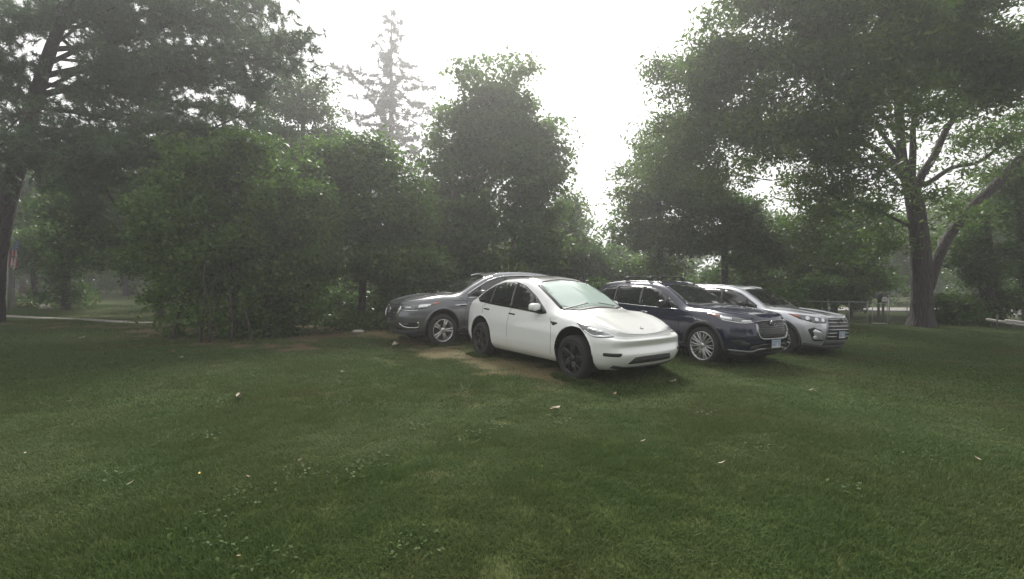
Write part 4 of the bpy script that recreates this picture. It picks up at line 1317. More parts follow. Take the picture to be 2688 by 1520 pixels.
def tree(name, label, base, Y, crown, n, size, mat, bark, trunk=None, limbs=(), seed=1, cat="tree", group=None, twigs=14, extra=None, **k):
    r = random.Random(seed)
    root = root_at(name, label, cat, base[0], base[1], Y, group)
    ells = px_ells(crown, Y)
    b = root.location
    tw = base[2] / FPX * Y
    if trunk is None:
        top = max(ells, key=lambda e: e[2])
        mid = ells[0]
        pts = [(b.x, b.y, b.z - .15, tw * 1.25), (b.x, b.y, b.z + .5, tw), ((b.x + mid[0]) / 2, (b.y + mid[1]) / 2, (b.z + mid[2]) / 2, tw * .8), (mid[0], mid[1], mid[2], tw * .55), (top[0], top[1], top[2] + top[5] * .5, tw * .15)]
        S_ = smooth_path(pts, 5)
        V, F = tube([tuple(s[:3]) for s in S_], [max(.008, float(s[3])) for s in S_], 10)
        link("trunk", py_mesh("trunk", V, F, True), bark, root)
        spine = [Vector(s[:3]) for s in S_]
    else:
        o = trunk_px("trunk", trunk, Y, bark, root, 22, 8)
        spine = [at(q[0], q[1], Y + (q[3] if len(q) > 3 else 0)) for q in trunk]
    for l in limbs: trunk_px("branch", l, Y, bark, root, 9)
    for i in range(min(twigs, 7)):
        e = ells[i % len(ells)]
        t = Vector((e[0] + r.uniform(-.7, .7) * e[3], e[1] + r.uniform(-.7, .7) * e[4], e[2] + r.uniform(-.3, .8) * e[5]))
        s = min(spine, key=lambda p: (p - (t - Vector((0, 0, (t - p).length * .35)))).length)
        mid = s.lerp(t, .5) + Vector((r.uniform(-.2, .2), r.uniform(-.2, .2), -.08 * (t - s).length))
        w = max(.010, min(.05, tw * .16))
        MB().tube([s, mid, t], [w, w * .6, w * .15], 6, False).link("branch", bark, root)
    if extra: ells = ells + extra
    link("crown", leaf_mesh("crown", ells, n, size, seed * 7 + 3, **k), mat, root)
    settle(root)
    return root

# ---- big shade tree on the right
Yb = 19.0
tree("shade_tree", "large spreading tree with forked dark trunk standing by the wire fence", (2408, 840, 36), Yb,
     [(1760, 330, 100, 90, 1), (1800, 190, 90, 100, 0), (1710, 430, 80, 80, 2), (1990, 90, 190, 120, -3), (2200, 60, 220, 130, -4), (2430, 60, 230, 130, -3), (2620, 120, 170, 160, -2), (1880, 220, 120, 150, -2), (2060, 250, 200, 120, -3), (2270, 260, 210, 110, -3), (2480, 180, 160, 70, -2),
      (1830, 360, 110, 110, -1), (1960, 380, 130, 70, -1), (2150, 380, 130, 80, 0), (2210, 500, 130, 90, 0), (2130, 590, 110, 90, 1), (2290, 560, 60, 80, 1), (2640, 250, 60, 40, 0), (2670, 440, 30, 60, 1), (2520, 380, 30, 40, 1), (2110, -120, 260, 120, -4), (2500, -130, 280, 130, -3), (2540, 520, 60, 50, 2), (2330, 400, 40, 50, 1), (1850, 470, 70, 55, 1), (1940, 445, 50, 40, 0), (2080, 450, 80, 60, -1), (2210, 420, 80, 55, -1), (2320, 490, 45, 60, -1), (2480, 505, 50, 55, -1), (2570, 335, 45, 55, 1), (2455, 330, 45, 50, 1), (2610, 470, 55, 40, 1), (2690, 330, 50, 80, 0), (2620, 560, 70, 55, 2), (2330, 620, 55, 60, 0), (2470, 620, 45, 50, 2), (2240, 660, 70, 50, 0), (2680, 480, 60, 55, 1), (2520, 255, 80, 55, 0), (2600, 400, 60, 40, 2), (2690, 600, 60, 80, 2), (2640, 330, 70, 50, 2), (2440, 400, 40, 40, 2), (2560, 470, 40, 50, 3), (2520, 420, 50, 35, -1), (2620, 350, 60, 45, -1), (2680, 420, 40, 60, -1), (2300, 440, 50, 50, -1), (2480, 560, 40, 35, -1), (2600, 540, 50, 40, -1), (2350, 560, 35, 40, -1)],
     118000, .185, M["leaf_locust"], M["bark"],
     trunk=[(2420, 886, 40.4), (2420, 862, 33.9), (2420, 825, 25.4), (2420, 760, 22.2), (2420, 700, 22.2), (2413, 620, 20.9), (2402, 540, 19.5), (2385, 470, 15.7), (2368, 420, 12.4), (2362, 340, 9.8), (2350, 200, 5.9)],
     limbs=[[(2436, 760, 12.5), (2472, 655, 12.0), (2530, 565, 12.0), (2610, 490, 11.4), (2690, 405, 10.4), (2790, 300, 7.3)],
            [(2398, 520, 10.4), (2420, 460, 9.8), (2455, 405, 8.4), (2490, 330, 7.1), (2545, 270, 5.9), (2600, 225, 4.6), (2680, 170, 1.9), (2730, 120, 0.6)],
            [(2396, 500, 9.2), (2350, 440, 8.4), (2300, 392, 7.8), (2230, 360, 5.9), (2150, 335, 3.9), (2040, 300, 2.6)],
            [(2400, 492, 7.8), (2440, 478, 6.5), (2500, 440, 5.5), (2570, 425, 4.6), (2640, 375, 3.3), (2700, 350, 2.3), (2780, 290, 0.6)],
            [(2392, 470, 9.8), (2396, 400, 7.8), (2400, 310, 5.9), (2440, 180, 3.9)],
            [(2400, 600, 4.6), (2320, 560, 3.3), (2230, 520, 1.9)], [(2380, 440, 5.9), (2300, 330, 4.6), (2200, 200, 2.6)]],
     seed=4, twigs=8, spread=.40, flat=.45, aspect=.32, droop=.22, per=30, hollow=.1, boughs=11, lobe=.66)

# ---- trees behind the cars on the right
RB = "trees behind the parked cars"
def T(*a, **k): return tree("broadleaf_tree", *a, **k)
T("broad pale green tree whose crown edges the white sky gap on its left", (1735, 800, 9), 24, [(1730, 420, 90, 90), (1690, 520, 75, 90), (1780, 520, 100, 80), (1660, 610, 70, 60), (1740, 640, 100, 70), (1770, 340, 50, 45)], 22950, .17, M["leaf_maple"], M["bark"], seed=11, group=RB, spread=.4)
T("dark drooping tree above the navy SUV with dead twigs", (1905, 800, 10), 23, [(1900, 540, 110, 55), (1990, 560, 100, 60), (1840, 600, 90, 60), (1950, 650, 130, 60), (2050, 640, 80, 70)], 22950, .15, M["leaf_dark"], M["bark"], seed=12, group=RB, spread=.4)
T("mid green tree between the silver SUV and the forked trunk", (2190, 800, 8), 26, [(2200, 620, 110, 90), (2120, 680, 90, 70), (2280, 690, 80, 80), (2230, 740, 110, 40)], 18900, .17, M["leaf_mid"], M["bark"], seed=13, group=RB, spread=.4)
T("slim far tree at the foot of the white sky gap", (1560, 790, 7), 38, [(1575, 690, 60, 60), (1520, 640, 50, 70), (1630, 680, 60, 50), (1480, 580, 50, 70)], 12150, .22, M["leaf_mid"], M["bark"], seed=14, group=RB, spread=.5)
T("yellow green sunlit tree far beyond the wire fence right of the forked trunk", (2560, 790, 8), 33, [(2560, 560, 90, 90), (2500, 650, 80, 70), (2620, 640, 90, 90), (2560, 720, 130, 50), (2650, 500, 70, 90)], 17550, .20, M["leaf_bright"], M["bark"], seed=15, group=RB, spread=.5)
T("yellow green tree beyond the mailboxes left of the forked trunk", (2320, 780, 7), 42, [(2320, 640, 90, 80), (2250, 700, 80, 50), (2390, 690, 70, 60), (2330, 730, 90, 30)], 13500, .24, M["leaf_bright"], M["bark"], seed=16, group=RB, spread=.6)
T("low dark bushy tree behind the roof of the white car", (1480, 800, 8), 27, [(1500, 690, 90, 60), (1600, 720, 100, 50), (1420, 720, 80, 50), (1560, 760, 130, 30), (1700, 730, 90, 50)], 18900, .17, M["leaf_dark"], M["bark"], seed=17, group=RB, spread=.4)
T("dense dark tree filling the space over the silver SUV roof", (2010, 800, 8), 29, [(2000, 720, 110, 50), (1880, 720, 100, 50), (2100, 740, 90, 40), (1800, 740, 70, 40), (2000, 600, 100, 60)], 17550, .17, M["leaf_dark"], M["bark"], seed=18, group=RB, spread=.45)

# ---- ivy covered trees at the far right edge
tree("ivy_tree", "dark ivy covered tree columns at the right edge of the lawn", (2600, 858, 22), 19.8, [(2590, 640, 50, 130), (2600, 780, 55, 70), (2560, 820, 60, 30)], 12150, .12, M["leaf_dark"], M["bark"], seed=21, spread=.25, twigs=6)
tree("ivy_tree", "dark leafy tree cut off by the right edge of the photo", (2720, 858, 26), 19.6, [(2690, 620, 60, 150), (2720, 780, 70, 80), (2680, 520, 60, 80)], 12150, .12, M["leaf_dark"], M["bark"], seed=22, spread=.25, twigs=6)
tree("shrub", "low dark shrub row between forked trunk and white rail", (2510, 852, 6), 20.6, [(2500, 800, 50, 40), (2560, 825, 60, 25), (2470, 830, 35, 25)], 6750, .11, M["leaf_dark"], M["bark"], seed=23, cat="shrub", spread=.2, twigs=5)

# ---- centre maple and neighbours
Ym = 24.0
tree("maple_tree", "tall pale green maple with thin forked trunk rising behind the grey SUV", (1232, 812, 9), Ym,
     [(1300, 185, 120, 70), (1285, 262, 145, 66), (1180, 345, 85, 66), (1405, 325, 70, 66), (1290, 310, 130, 80), (1290, 380, 170, 80), (1400, 430, 100, 90), (1180, 440, 100, 80), (1300, 500, 170, 80), (1430, 540, 60, 60), (1200, 570, 110, 80), (1340, 610, 140, 75), (1430, 640, 80, 70), (1150, 640, 90, 60), (1260, 700, 140, 55), (1420, 460, 85, 70)],
     60000, .155, M["leaf_maple"], M["bark_pale"],
     trunk=[(1232, 832, 10), (1232, 740, 9), (1230, 680, 8.5), (1222, 640, 8), (1200, 580, 6.5), (1185, 490, 5), (1175, 420, 3)],
     limbs=[[(1228, 660, 6), (1234, 560, 5.5), (1242, 450, 4.5), (1290, 330, 3.5), (1300, 220, 2)], [(1330, 832, 7), (1350, 620, 6), (1365, 500, 5.5), (1385, 420, 4.5), (1410, 350, 3)], [(1190, 520, 3.5), (1160, 500, 2.5), (1120, 470, 2)], [(1240, 520, 3), (1270, 470, 2.5), (1310, 430, 2)]],
     seed=31, spread=.36, flat=.6, aspect=.8, hollow=.15, boughs=13, lobe=1.0)
T("rounded dark green tree left of the maple", (950, 820, 10), 17.5, [(960, 420, 120, 90), (880, 480, 110, 100), (1020, 520, 110, 110), (940, 600, 150, 110), (880, 700, 130, 80), (1040, 690, 110, 80)], 45900, .13, M["leaf_mid"], M["bark"], seed=32, group="trees left of the maple", spread=.33, lump=.3)
T("tall narrow tree top with upright shoots against the sky", (800, 830, 9), 25, [(790, 250, 60, 60), (840, 300, 45, 60), (740, 300, 60, 60), (800, 370, 110, 70), (860, 230, 20, 40), (740, 215, 20, 40)], 20250, .15, M["leaf_dark"], M["bark"], seed=33, limbs=[[(640, 372, 6, -5), (700, 381, 9, -5), (760, 384, 9, -5), (830, 392, 7, -5), (900, 420, 4, -5)]], group="trees left of the maple", spread=.36)
T("shadowy tree low behind the grey SUV bonnet", (1090, 800, 7), 24, [(1080, 690, 110, 60), (1000, 740, 100, 40), (1180, 720, 90, 50), (900, 740, 90, 40), (1150, 620, 90, 70)], 18900, .16, M["leaf_dark"], M["bark"], seed=34, group="trees left of the maple", spread=.4)
T("leafy tree filling right of maple under the blue gap", (1440, 800, 7), 30, [(1450, 600, 60, 70), (1400, 660, 80, 60), (1490, 540, 40, 40), (1500, 640, 60, 60), (1350, 700, 90, 50)], 16200, .19, M["leaf_maple"], M["bark"], seed=35, group="trees left of the maple", spread=.45)

# ---- far spruce
def spruce(label, px, pytop, pybase, Y, halfw, seed):
    r = random.Random(seed)
    root = root_at("spruce_tree", label, "tree", px, pybase, Y)
    b = root.location; ht = at(px, pytop, Y).z - b.z
    V, F = tube([(b.x, b.y, b.z - .2), (b.x, b.y, b.z + ht * .5), (b.x, b.y, b.z + ht)], [.55, .34, .04], 10)
    link("trunk", py_mesh("trunk", V, F, True), M["bark"], root)
    axes = []
    z = ht * .22
    while z < ht * .985:
        f = 1 - z / ht
        L = halfw / FPX * Y * (f ** .85) * r.uniform(.65, 1.3)
        n = 6 if f > .15 else 4
        a0 = r.uniform(0, 6.28)
        for i in range(n):
            a = a0 + 6.283 * i / n + r.uniform(-.35, .35)
            l = L * r.uniform(.55, 1.25)
            p0 = Vector((b.x, b.y, b.z + z)); dr = Vector((math.cos(a), math.sin(a), 0))
            p1 = p0 + dr * l * .55 + Vector((0, 0, -.16 * l)); p2 = p0 + dr * l + Vector((0, 0, -.20 * l + .10 * l * r.uniform(0, 1.4)))
            MB().tube([p0, p1, p2], [.12 * f + .03, .08 * f + .02, .02], 5, False).link("branch", M["bark"], root)
            axes.append((tuple(p0), tuple(p1), .12 + .2 * f)); axes.append((tuple(p1), tuple(p2), .16 + .32 * f))
        z += ht * r.uniform(.030, .055) * (.6 + f)
    link("crown", needle_mesh("crown", axes, 48000, .48, seed, .07, .65, 26), M["spruce"], root)
    settle(root)
spruce("tall sparse spruce with drooping boughs standing pale against the white sky", 1027, 14, 790, 54, 330, 51)

# ---- pine on the left
Yp = 17.5
root = root_at("pine_tree", "big old pine with leaning dark trunk and long boughs at the left edge", "tree", -10, 845, Yp + 1.5)
trunk_px("trunk", [(-26, 856, 34.3, 1.5), (-24, 838, 27.3, 1.5), (-20, 770, 22.6, 1.2), (-14, 700, 21.1, 1.1), (-4, 640, 20.3, 1), (20, 530, 18.7, .6), (60, 380, 17.9, .2), (100, 235, 14.8, -.2), (136, 124, 12.5, -.6), (185, 0, 10.1, -1), (230, -120, 7.0, -1.4)], Yp, M["bark_pine"], root, 20, 8)
BOUGHS = [([(110, 200, 8), (260, 170, 6), (400, 150, 5), (560, 130, 4), (700, 110, 2.5), (820, 110, 1)], 55), ([(135, 130, 7), (260, 118, 6), (400, 80, 5), (560, 20, 4), (700, 40, 2)], 60), ([(75, 330, 7), (160, 360, 6), (230, 420, 5), (310, 550, 3)], 40),
          ([(90, 280, 6), (230, 300, 5), (400, 330, 4), (560, 350, 3)], 62), ([(150, 90, 5), (240, 20, 4), (400, -60, 3)], 60), ([(60, 380, 6), (120, 400, 4), (200, 470, 3), (280, 540, 2)], 50), ([(100, 240, 6), (60, 200, 4), (20, 170, 3), (-60, 150, 2)], 50), ([(80, 300, 5), (40, 300, 4), (-20, 330, 3)], 45),
          ([(105, 220, 7), (240, 235, 5), (420, 260, 4), (600, 300, 3), (690, 330, 2)], 55), ([(170, 40, 6), (350, 0, 5), (520, -30, 4), (660, -10, 3)], 65), ([(50, 430, 5), (140, 450, 4), (300, 430, 3), (470, 410, 2)], 55), ([(120, 170, 6), (300, 90, 5), (480, 60, 4), (640, 90, 3), (760, 130, 2)], 60), ([(60, 360, 4), (20, 400, 3), (-40, 450, 2)], 40)]
BOUGHS += [([(q[0], q[1] + dy, q[2] * .7) for q in pts], rad) for (pts, rad), dy in zip(BOUGHS, (45, -55, 60, 50, -60, 45, 60, 60, -70, -70, -45, 60, -60))]
BOUGHS += [([(190, -20, 5), (330, -40, 4), (520, 60, 3), (680, 70, 2)], 62), ([(150, 90, 5), (280, 200, 4), (420, 230, 3), (560, 210, 2)], 62), ([(90, 260, 5), (200, 240, 4), (330, 300, 3), (470, 290, 2)], 62), ([(110, 200, 5), (330, 180, 4), (600, 190, 3), (690, 240, 2)], 62), ([(70, 350, 5), (250, 370, 4), (420, 390, 3), (640, 300, 2)], 60),
           ([(120, 150, 5), (150, 60, 4), (90, -30, 3)], 55), ([(60, 400, 5), (0, 470, 4), (-60, 520, 2)], 45)]
BOUGHS += [([(190, 0, 5), (120, 30, 4), (60, 60, 3), (0, 100, 2)], 58), ([(160, 70, 5), (90, 60, 4), (30, 20, 2)], 55), ([(185, 0, 5), (260, 50, 4), (330, 60, 3)], 58), ([(140, 120, 4), (220, 60, 3), (300, 20, 2)], 58), ([(80, 310, 4), (20, 260, 3), (-40, 230, 2)], 50),
           ([(90, 330, 6), (300, 400, 4), (520, 430, 3), (700, 440, 2)], 56), ([(75, 370, 6), (250, 450, 4), (420, 480, 3), (560, 470, 2)], 56), ([(70, 350, 5), (160, 420, 4), (220, 520, 2)], 55)]
axes = []
rr_ = random.Random(77)
for i, (pts, rad) in enumerate(BOUGHS):
    off = [(-2.2 + 4.2 * ((i * 37) % 10) / 10) * j / (len(pts) - 1) for j in range(len(pts))]
    P = [(q[0], q[1], q[2], off[j]) for j, q in enumerate(pts)]
    trunk_px("branch", P, Yp, M["bark_pine"], root, 7)
    W = [at(q[0], q[1], Yp + q[3]) for q in P]
    S_ = smooth_path([tuple(w) for w in W], 3)
    R0 = rad / FPX * Yp
    for j in range(len(S_) - 1):
        f = j / (len(S_) - 1)
        if f < .18: continue
        axes.append((tuple(S_[j]), tuple(S_[j + 1]), R0 * (.55 + .5 * f) * .62))
        for sg in (-1, 1):                       # side shoots
            if rr_.random() < .75:
                a = Vector(S_[j]); d = (Vector(S_[j + 1]) - a).normalized()
                s_ = d.cross(Vector((0, 0, 1))) * sg
                e = a + (s_ * rr_.uniform(.5, 1.3) + d * .5 + Vector((0, 0, rr_.uniform(-.25, .45)))) * R0 * 1.5
                axes.append((tuple(a), tuple(e), R0 * .40))
link("crown", needle_mesh("crown", axes, 400000, .24, 61, .012, .32, 48), M["needle"], root)
settle(root)

# ---- thicket in front of the pine
Yt = 14.0
tree("thicket_tree", "dense ivy tangled bushy thicket with thin pale stems left of the grey SUV", (610, 893, 9), Yt,
     [(620, 520, 180, 110), (480, 560, 110, 120), (740, 520, 110, 100), (540, 660, 140, 110), (700, 660, 140, 110), (800, 620, 60, 110), (470, 740, 70, 80), (590, 780, 130, 70), (740, 780, 110, 80), (460, 830, 55, 40), (620, 860, 90, 35), (770, 850, 80, 40), (690, 840, 100, 40), (550, 430, 100, 70), (700, 410, 70, 70), (420, 500, 70, 60), (800, 470, 50, 70), (375, 560, 60, 60), (370, 660, 40, 60), (395, 740, 35, 50), (640, 400, 90, 60), (470, 868, 55, 26), (560, 884, 60, 22), (650, 890, 70, 22), (745, 884, 75, 24), (420, 800, 35, 40), (830, 800, 45, 60)],
     52000, .105, M["leaf_mid"], M["bark"],
     trunk=[(610, 905, 14), (612, 860, 11), (616, 760, 10), (610, 640, 9), (620, 520, 6), (630, 430, 3)],
     limbs=[[(526, 903, 3.4, -1.5), (530, 840, 3, -1.5), (537, 790, 2.8, -1.5), (536, 720, 2.6, -1.5), (546, 640, 2.2, -1.3), (560, 560, 1, -1)], [(606, 906, 3, -1.5), (611, 850, 2.6, -1.5), (605, 790, 2.2, -1.4), (600, 720, 1, -1.2)], [(549, 906, 2.4, -1.5), (553, 830, 2.2, -1.5), (562, 740, 1.6, -1.5), (575, 690, .8, -1.5)],
            [(660, 920, 4, -1.4), (656, 860, 3, -1.4), (640, 800, 2.4, -1.3)], [(450, 900, 4, -1), (470, 820, 3, -1), (490, 760, 2, -.8)], [(700, 905, 12, -.5), (702, 800, 10, -.2), (700, 680, 8, 0), (690, 560, 5, 0)]],
     seed=71, cat="tree", spread=.26, flat=.65, aspect=.6, hollow=.25, lump=.35, twigs=20)
T("broad bright leaved tree hanging over the thicket top", (760, 850, 7), 15.5, [(760, 590, 80, 50), (700, 550, 70, 40), (520, 390, 90, 60), (640, 400, 80, 50), (820, 640, 50, 50)], 12150, .15, M["leaf_bright"], M["bark"], seed=72, group="trees round the thicket", spread=.3)
T("dark tree standing behind the thicket under the pine boughs", (420, 830, 8), 22, [(420, 480, 120, 90), (330, 540, 110, 100), (520, 480, 110, 80), (250, 620, 110, 90), (380, 640, 120, 90), (200, 520, 90, 80)], 27000, .16, M["leaf_dark"], M["bark"], seed=73, group="trees round the thicket", spread=.4)
tree("ivy_tree", "small ivy wrapped tree standing on the left lawn beside the flower bed", (172, 800, 9), 26.0, [(180, 640, 130, 60), (170, 740, 45, 50), (150, 775, 45, 25), (200, 780, 40, 22), (90, 640, 60, 50), (280, 630, 70, 60)], 20250, .14, M["leaf_dark"], M["bark"], seed=74, spread=.3)

for i, (px, Y, lab, L) in enumerate(((2150, 23.5, "dark bush behind the wire fence just right of the silver SUV roof", [(2150, 760, 60, 40), (2110, 780, 50, 30)]), (2235, 24.0, "dark bush behind the wire fence left of the mailboxes", [(2225, 755, 38, 45), (2250, 790, 26, 26)]))):
    tree("shrub", lab, (px, 830, 4), Y, L, 4500, .13, M["leaf_dark"], M["bark"], seed=140 + i, cat="shrub", group="bushes behind the wire fence", spread=.22, twigs=4)

T("dark tree standing between the pine trunk and the ivy wrapped tree", (95, 800, 7), 30, [(60, 470, 80, 70), (-20, 490, 80, 80), (130, 480, 70, 60), (70, 560, 70, 80), (150, 560, 70, 80), (40, 640, 60, 60), (110, 650, 70, 50), (-40, 600, 80, 90), (230, 560, 80, 70), (60, 700, 60, 25)], 26000, .17, M["leaf_dark"], M["bark"], seed=75, group="trees round the thicket", spread=.45)
T("dark tree closing the view over the far lawn end", (330, 770, 7), 40, [(300, 600, 90, 80), (380, 640, 80, 80), (250, 660, 70, 50), (330, 690, 90, 30)], 11000, .22, M["leaf_dark"], M["bark"], seed=76, group="trees round the thicket", spread=.5)

# ---- woods along the back
BW = "trees along the back of the left lawn"
for i, (px, Y, lab, L, mt) in enumerate([
    (60, 48, "back woods tree behind the flag", [(60, 560, 80, 90), (20, 640, 70, 80), (110, 660, 70, 70)], "leaf_dark"),
    (240, 52, "back woods tree at the middle of the far lawn edge", [(240, 560, 80, 90), (200, 660, 70, 70), (290, 660, 70, 70)], "leaf_mid"),
    (350, 50, "back woods tree at the right end of the far lawn edge", [(350, 570, 80, 100), (400, 670, 80, 70), (320, 680, 60, 50)], "leaf_dark"),
    (150, 56, "tallest back woods tree above the small ivy wrapped tree", [(150, 480, 90, 110), (100, 580, 80, 80), (200, 600, 80, 80)], "leaf_mid"),
    (480, 46, "back woods tree seen past the left of the thicket", [(480, 560, 100, 110), (440, 680, 90, 70), (540, 690, 80, 70)], "leaf_dark")]):
    T(lab, (px, 752, 7), Y, L, 9000, .30, M[mt], M["bark"], seed=80 + i, group=BW, spread=.7)
BM = "trees along the back behind the cars"
for i, (px, Y, lab, L, mt) in enumerate([
    (640, 44, "back woods tree hidden mostly by the thicket", [(640, 520, 110, 110), (620, 660, 120, 80)], "leaf_dark"),
    (860, 42, "back woods tree over the straw track end", [(860, 560, 120, 110), (880, 680, 120, 70)], "leaf_dark"),
    (1150, 46, "back woods tree behind the maple stem", [(1150, 560, 130, 120), (1130, 690, 130, 60)], "leaf_mid"),
    (1330, 44, "back woods tree behind the white car roof", [(1330, 610, 110, 80), (1330, 700, 120, 50)], "leaf_dark"),
    (1750, 48, "back woods tree behind the navy SUV", [(1750, 640, 120, 70), (1720, 710, 120, 40)], "leaf_dark"),
    (2060, 50, "back woods tree behind the silver SUV roof", [(2060, 620, 130, 90), (2040, 710, 130, 40)], "leaf_mid"),
    (2440, 52, "back woods tree behind the forked trunk", [(2440, 600, 130, 100), (2470, 700, 130, 50)], "leaf_mid"),
    (2680, 46, "back woods tree beyond the white rail", [(2690, 600, 130, 110), (2660, 720, 120, 50)], "leaf_mid")]):
    T(lab, (px, 760, 7), Y, L, 8000, .30, M[mt], M["bark"], seed=90 + i, group=BM, spread=.7)

# far wood, one dark mass beyond the lawn and the road
und = []
rr_ = np.random.RandomState(15)
for px in np.arange(-700, 3500, 26):
    Y = 66 + rr_.uniform(-6, 8)
    X = (px - CXP) / FPX * Y
    h = 7.2 if 1480 < px < 1720 else rr_.uniform(8.5, 13)
    for f in (.05, .16, .38, .68):
        und.append((X, Y, float(zg(X, Y)) + h * f, 2.4, 2.0, h * .24))
link("far_woods", leaf_mesh("far_woods", und, 60000, .62, 16, spread=.9, flat=.8, hollow=.1), M["leaf_mid"], kind="stuff")

# shaded growth under the trees behind the cars
und = []
rr_ = np.random.RandomState(25)
for px in np.arange(840, 2130, 17):
    for Y in (20 + rr_.uniform(-1, 1.5), 23.5 + rr_.uniform(-1, 1.5)):
        X = (px - CXP) / FPX * Y; h = rr_.uniform(1.0, 2.3)
        und.append((X, Y, float(zg(X, Y)) + h * .45, rr_.uniform(.45, .8), .5, h * .55))
link("undergrowth", leaf_mesh("undergrowth", und, 44000, .12, 26, spread=.22, flat=.8, hollow=.2, boughs=5), M["leaf_dark"], kind="stuff")

# low growth along the wood edge
und = []
rr_ = np.random.RandomState(5)
for px in np.arange(-100, 2800, 36):
    Y = 36 + rr_.uniform(-2, 4) if (px < 420) else (25 + rr_.uniform(-2, 5) if px < 2150 else 38 + rr_.uniform(-2, 4))
    if px < 420: Y += 9
    X = (px - CXP) / FPX * Y
    h = rr_.uniform(2.6, 4.8) if px < 500 else rr_.uniform(.5, 1.5)
    und.append((X, Y, float(zg(X, Y)) + h * .45, rr_.uniform(.6, 1.1), .6, h * .6))
link("undergrowth", leaf_mesh("undergrowth", und, 30000, .17, 6, spread=.22, flat=.8, hollow=.2), M["leaf_mid"], kind="stuff")
und = []
for px in np.arange(860, 1120, 14):
    Y = 16.5 + rr_.uniform(-1.3, 1.0); X = (px - CXP) / FPX * Y; h = rr_.uniform(.4, .9)
    und.append((X, Y, float(zg(X, Y)) + h * .4, .35, .35, h * .5))
link("undergrowth", leaf_mesh("undergrowth", und, 6000, .10, 8, spread=.14, flat=.9, hollow=.2, tilt=.9), M["leaf_bright"], kind="stuff")

# ---- trees behind the house, seen only as reflections in the cars
for i, (x, y, h_) in enumerate(((-15, -13, 13), (-4, -17, 15), (8, -15, 14), (20, -12, 12))):
    o = thing("broadleaf_tree", ("leafy tree behind the left end of the house", "tallest tree behind the house", "leafy tree behind the middle of the house", "leafy tree behind the right end of the house")[i], "tree", (x, y, 0), 0, "trees behind the house")
    V, F = tube([(0, 0, -.2), (.2, 0, h_ * .4), (0, .2, h_ * .8)], [.4, .28, .08], 10)
    link("trunk", py_mesh("trunk", V, F, True), M["bark"], o)
    link("crown", leaf_mesh("crown", [(0, 0, h_ * .62, 4.5, 4.0, h_ * .30), (2, 0, h_ * .42, 3.5, 3, h_ * .2), (-2.5, 0, h_ * .45, 3.2, 3, h_ * .22)], 5200, .42, 300 + i, spread=.8), M["leaf_dark"], o)

# ------------------------------------------------------------------ wire fence, gate, mailboxes
def place(px, Y):
    X = (px - CXP) / FPX * Y
    return Vector((X, Y, float(zg(X, Y))))

YF = 20.6
def chain_mesh(name, p, q, h, parent, cell=.11):
    """woven wire: crossing diagonal wires between two posts"""
    m = MB()
    d = q - p; L = Vector((d.x, d.y)).length; u = Vector((d.x, d.y, 0)) / L
    k = -h
    while k < L:
        for s in (0, 1):
            a, b = (k, 0), (k + h, h)
            if a[0] < 0: a = (0, -a[0])
            if b[0] > L: b = (L, h - (b[0] - L))
            if s: a, b = (a[0], h - a[1]), (b[0], h - b[1])
            if b[0] - a[0] > .02:
                m.tube([p + u * a[0] + Vector((0, 0, a[1] + .03)), p + u * b[0] + Vector((0, 0, b[1] + .03))], .0018, 3, False)
        k += cell
    return m.link(name, M["galv"], parent, False)

HF = 1.02
posts = [place(px, YF + dy) for px, dy in ((2030, 1.2), (2098, .8), (2174, .4), (2229, .2), (2278, 0))]
f = thing("wire_fence", "grey chain link fence with posts and top rail behind the silver SUV", "fence", posts[0])
def post(p, h, r, parent, name="post"):
    m = MB().tube([p - Vector((0, 0, .1)), p + Vector((0, 0, h))], r, 8); m.sup(p + Vector((0, 0, h + .01)), (r * 1.3, r * 1.3, .03), 1)
    return m.link(name, M["galv"], parent)
for i, p in enumerate(posts):
    post(p, HF + (.07 if i == 2 else .03), .024 if i in (2, 4) else .018, f)
    if i:
        q = posts[i - 1]
        MB().tube([q + Vector((0, 0, HF)), p + Vector((0, 0, HF))], .020, 6).link("top_rail", M["galv"], f)
        chain_mesh("wire_mesh", q, p, HF - .05, f)
settle(f)
posts = [place(px, YF + dy) for px, dy in ((2334, -.1), (2381, .2), (2430, .5), (2490, .8))]
f = thing("wire_fence", "short chain link fence run between gate opening and forked trunk", "fence", posts[0])
for i, p in enumerate(posts):
    post(p, HF + (.16 if i == 0 else .03), .028 if i == 0 else .018, f)
    if i:
        q = posts[i - 1]
        MB().tube([q + Vector((0, 0, HF)), p + Vector((0, 0, HF))], .020, 6).link("top_rail", M["galv"], f)
        chain_mesh("wire_mesh", q, p, HF - .05, f)
settle(f)
a = place(2329, YF - .25); b = gnd(2290, 853)
g = thing("wire_gate", "open chain link gate swung in towards the lawn", "gate", a)
for p in (a, b): post(p, HF - .04, .018, g, "gate_post")
MB().tube([a + Vector((0, 0, HF - .05)), b + Vector((0, 0, HF - .05))], .014, 6).link("gate_rail", M["galv"], g)
MB().tube([a + Vector((0, 0, .06)), b + Vector((0, 0, .06))], .03, 6).link("gate_rail", M["galv"], g)
chain_mesh("wire_mesh", a, b, HF - .1, g)
settle(g)

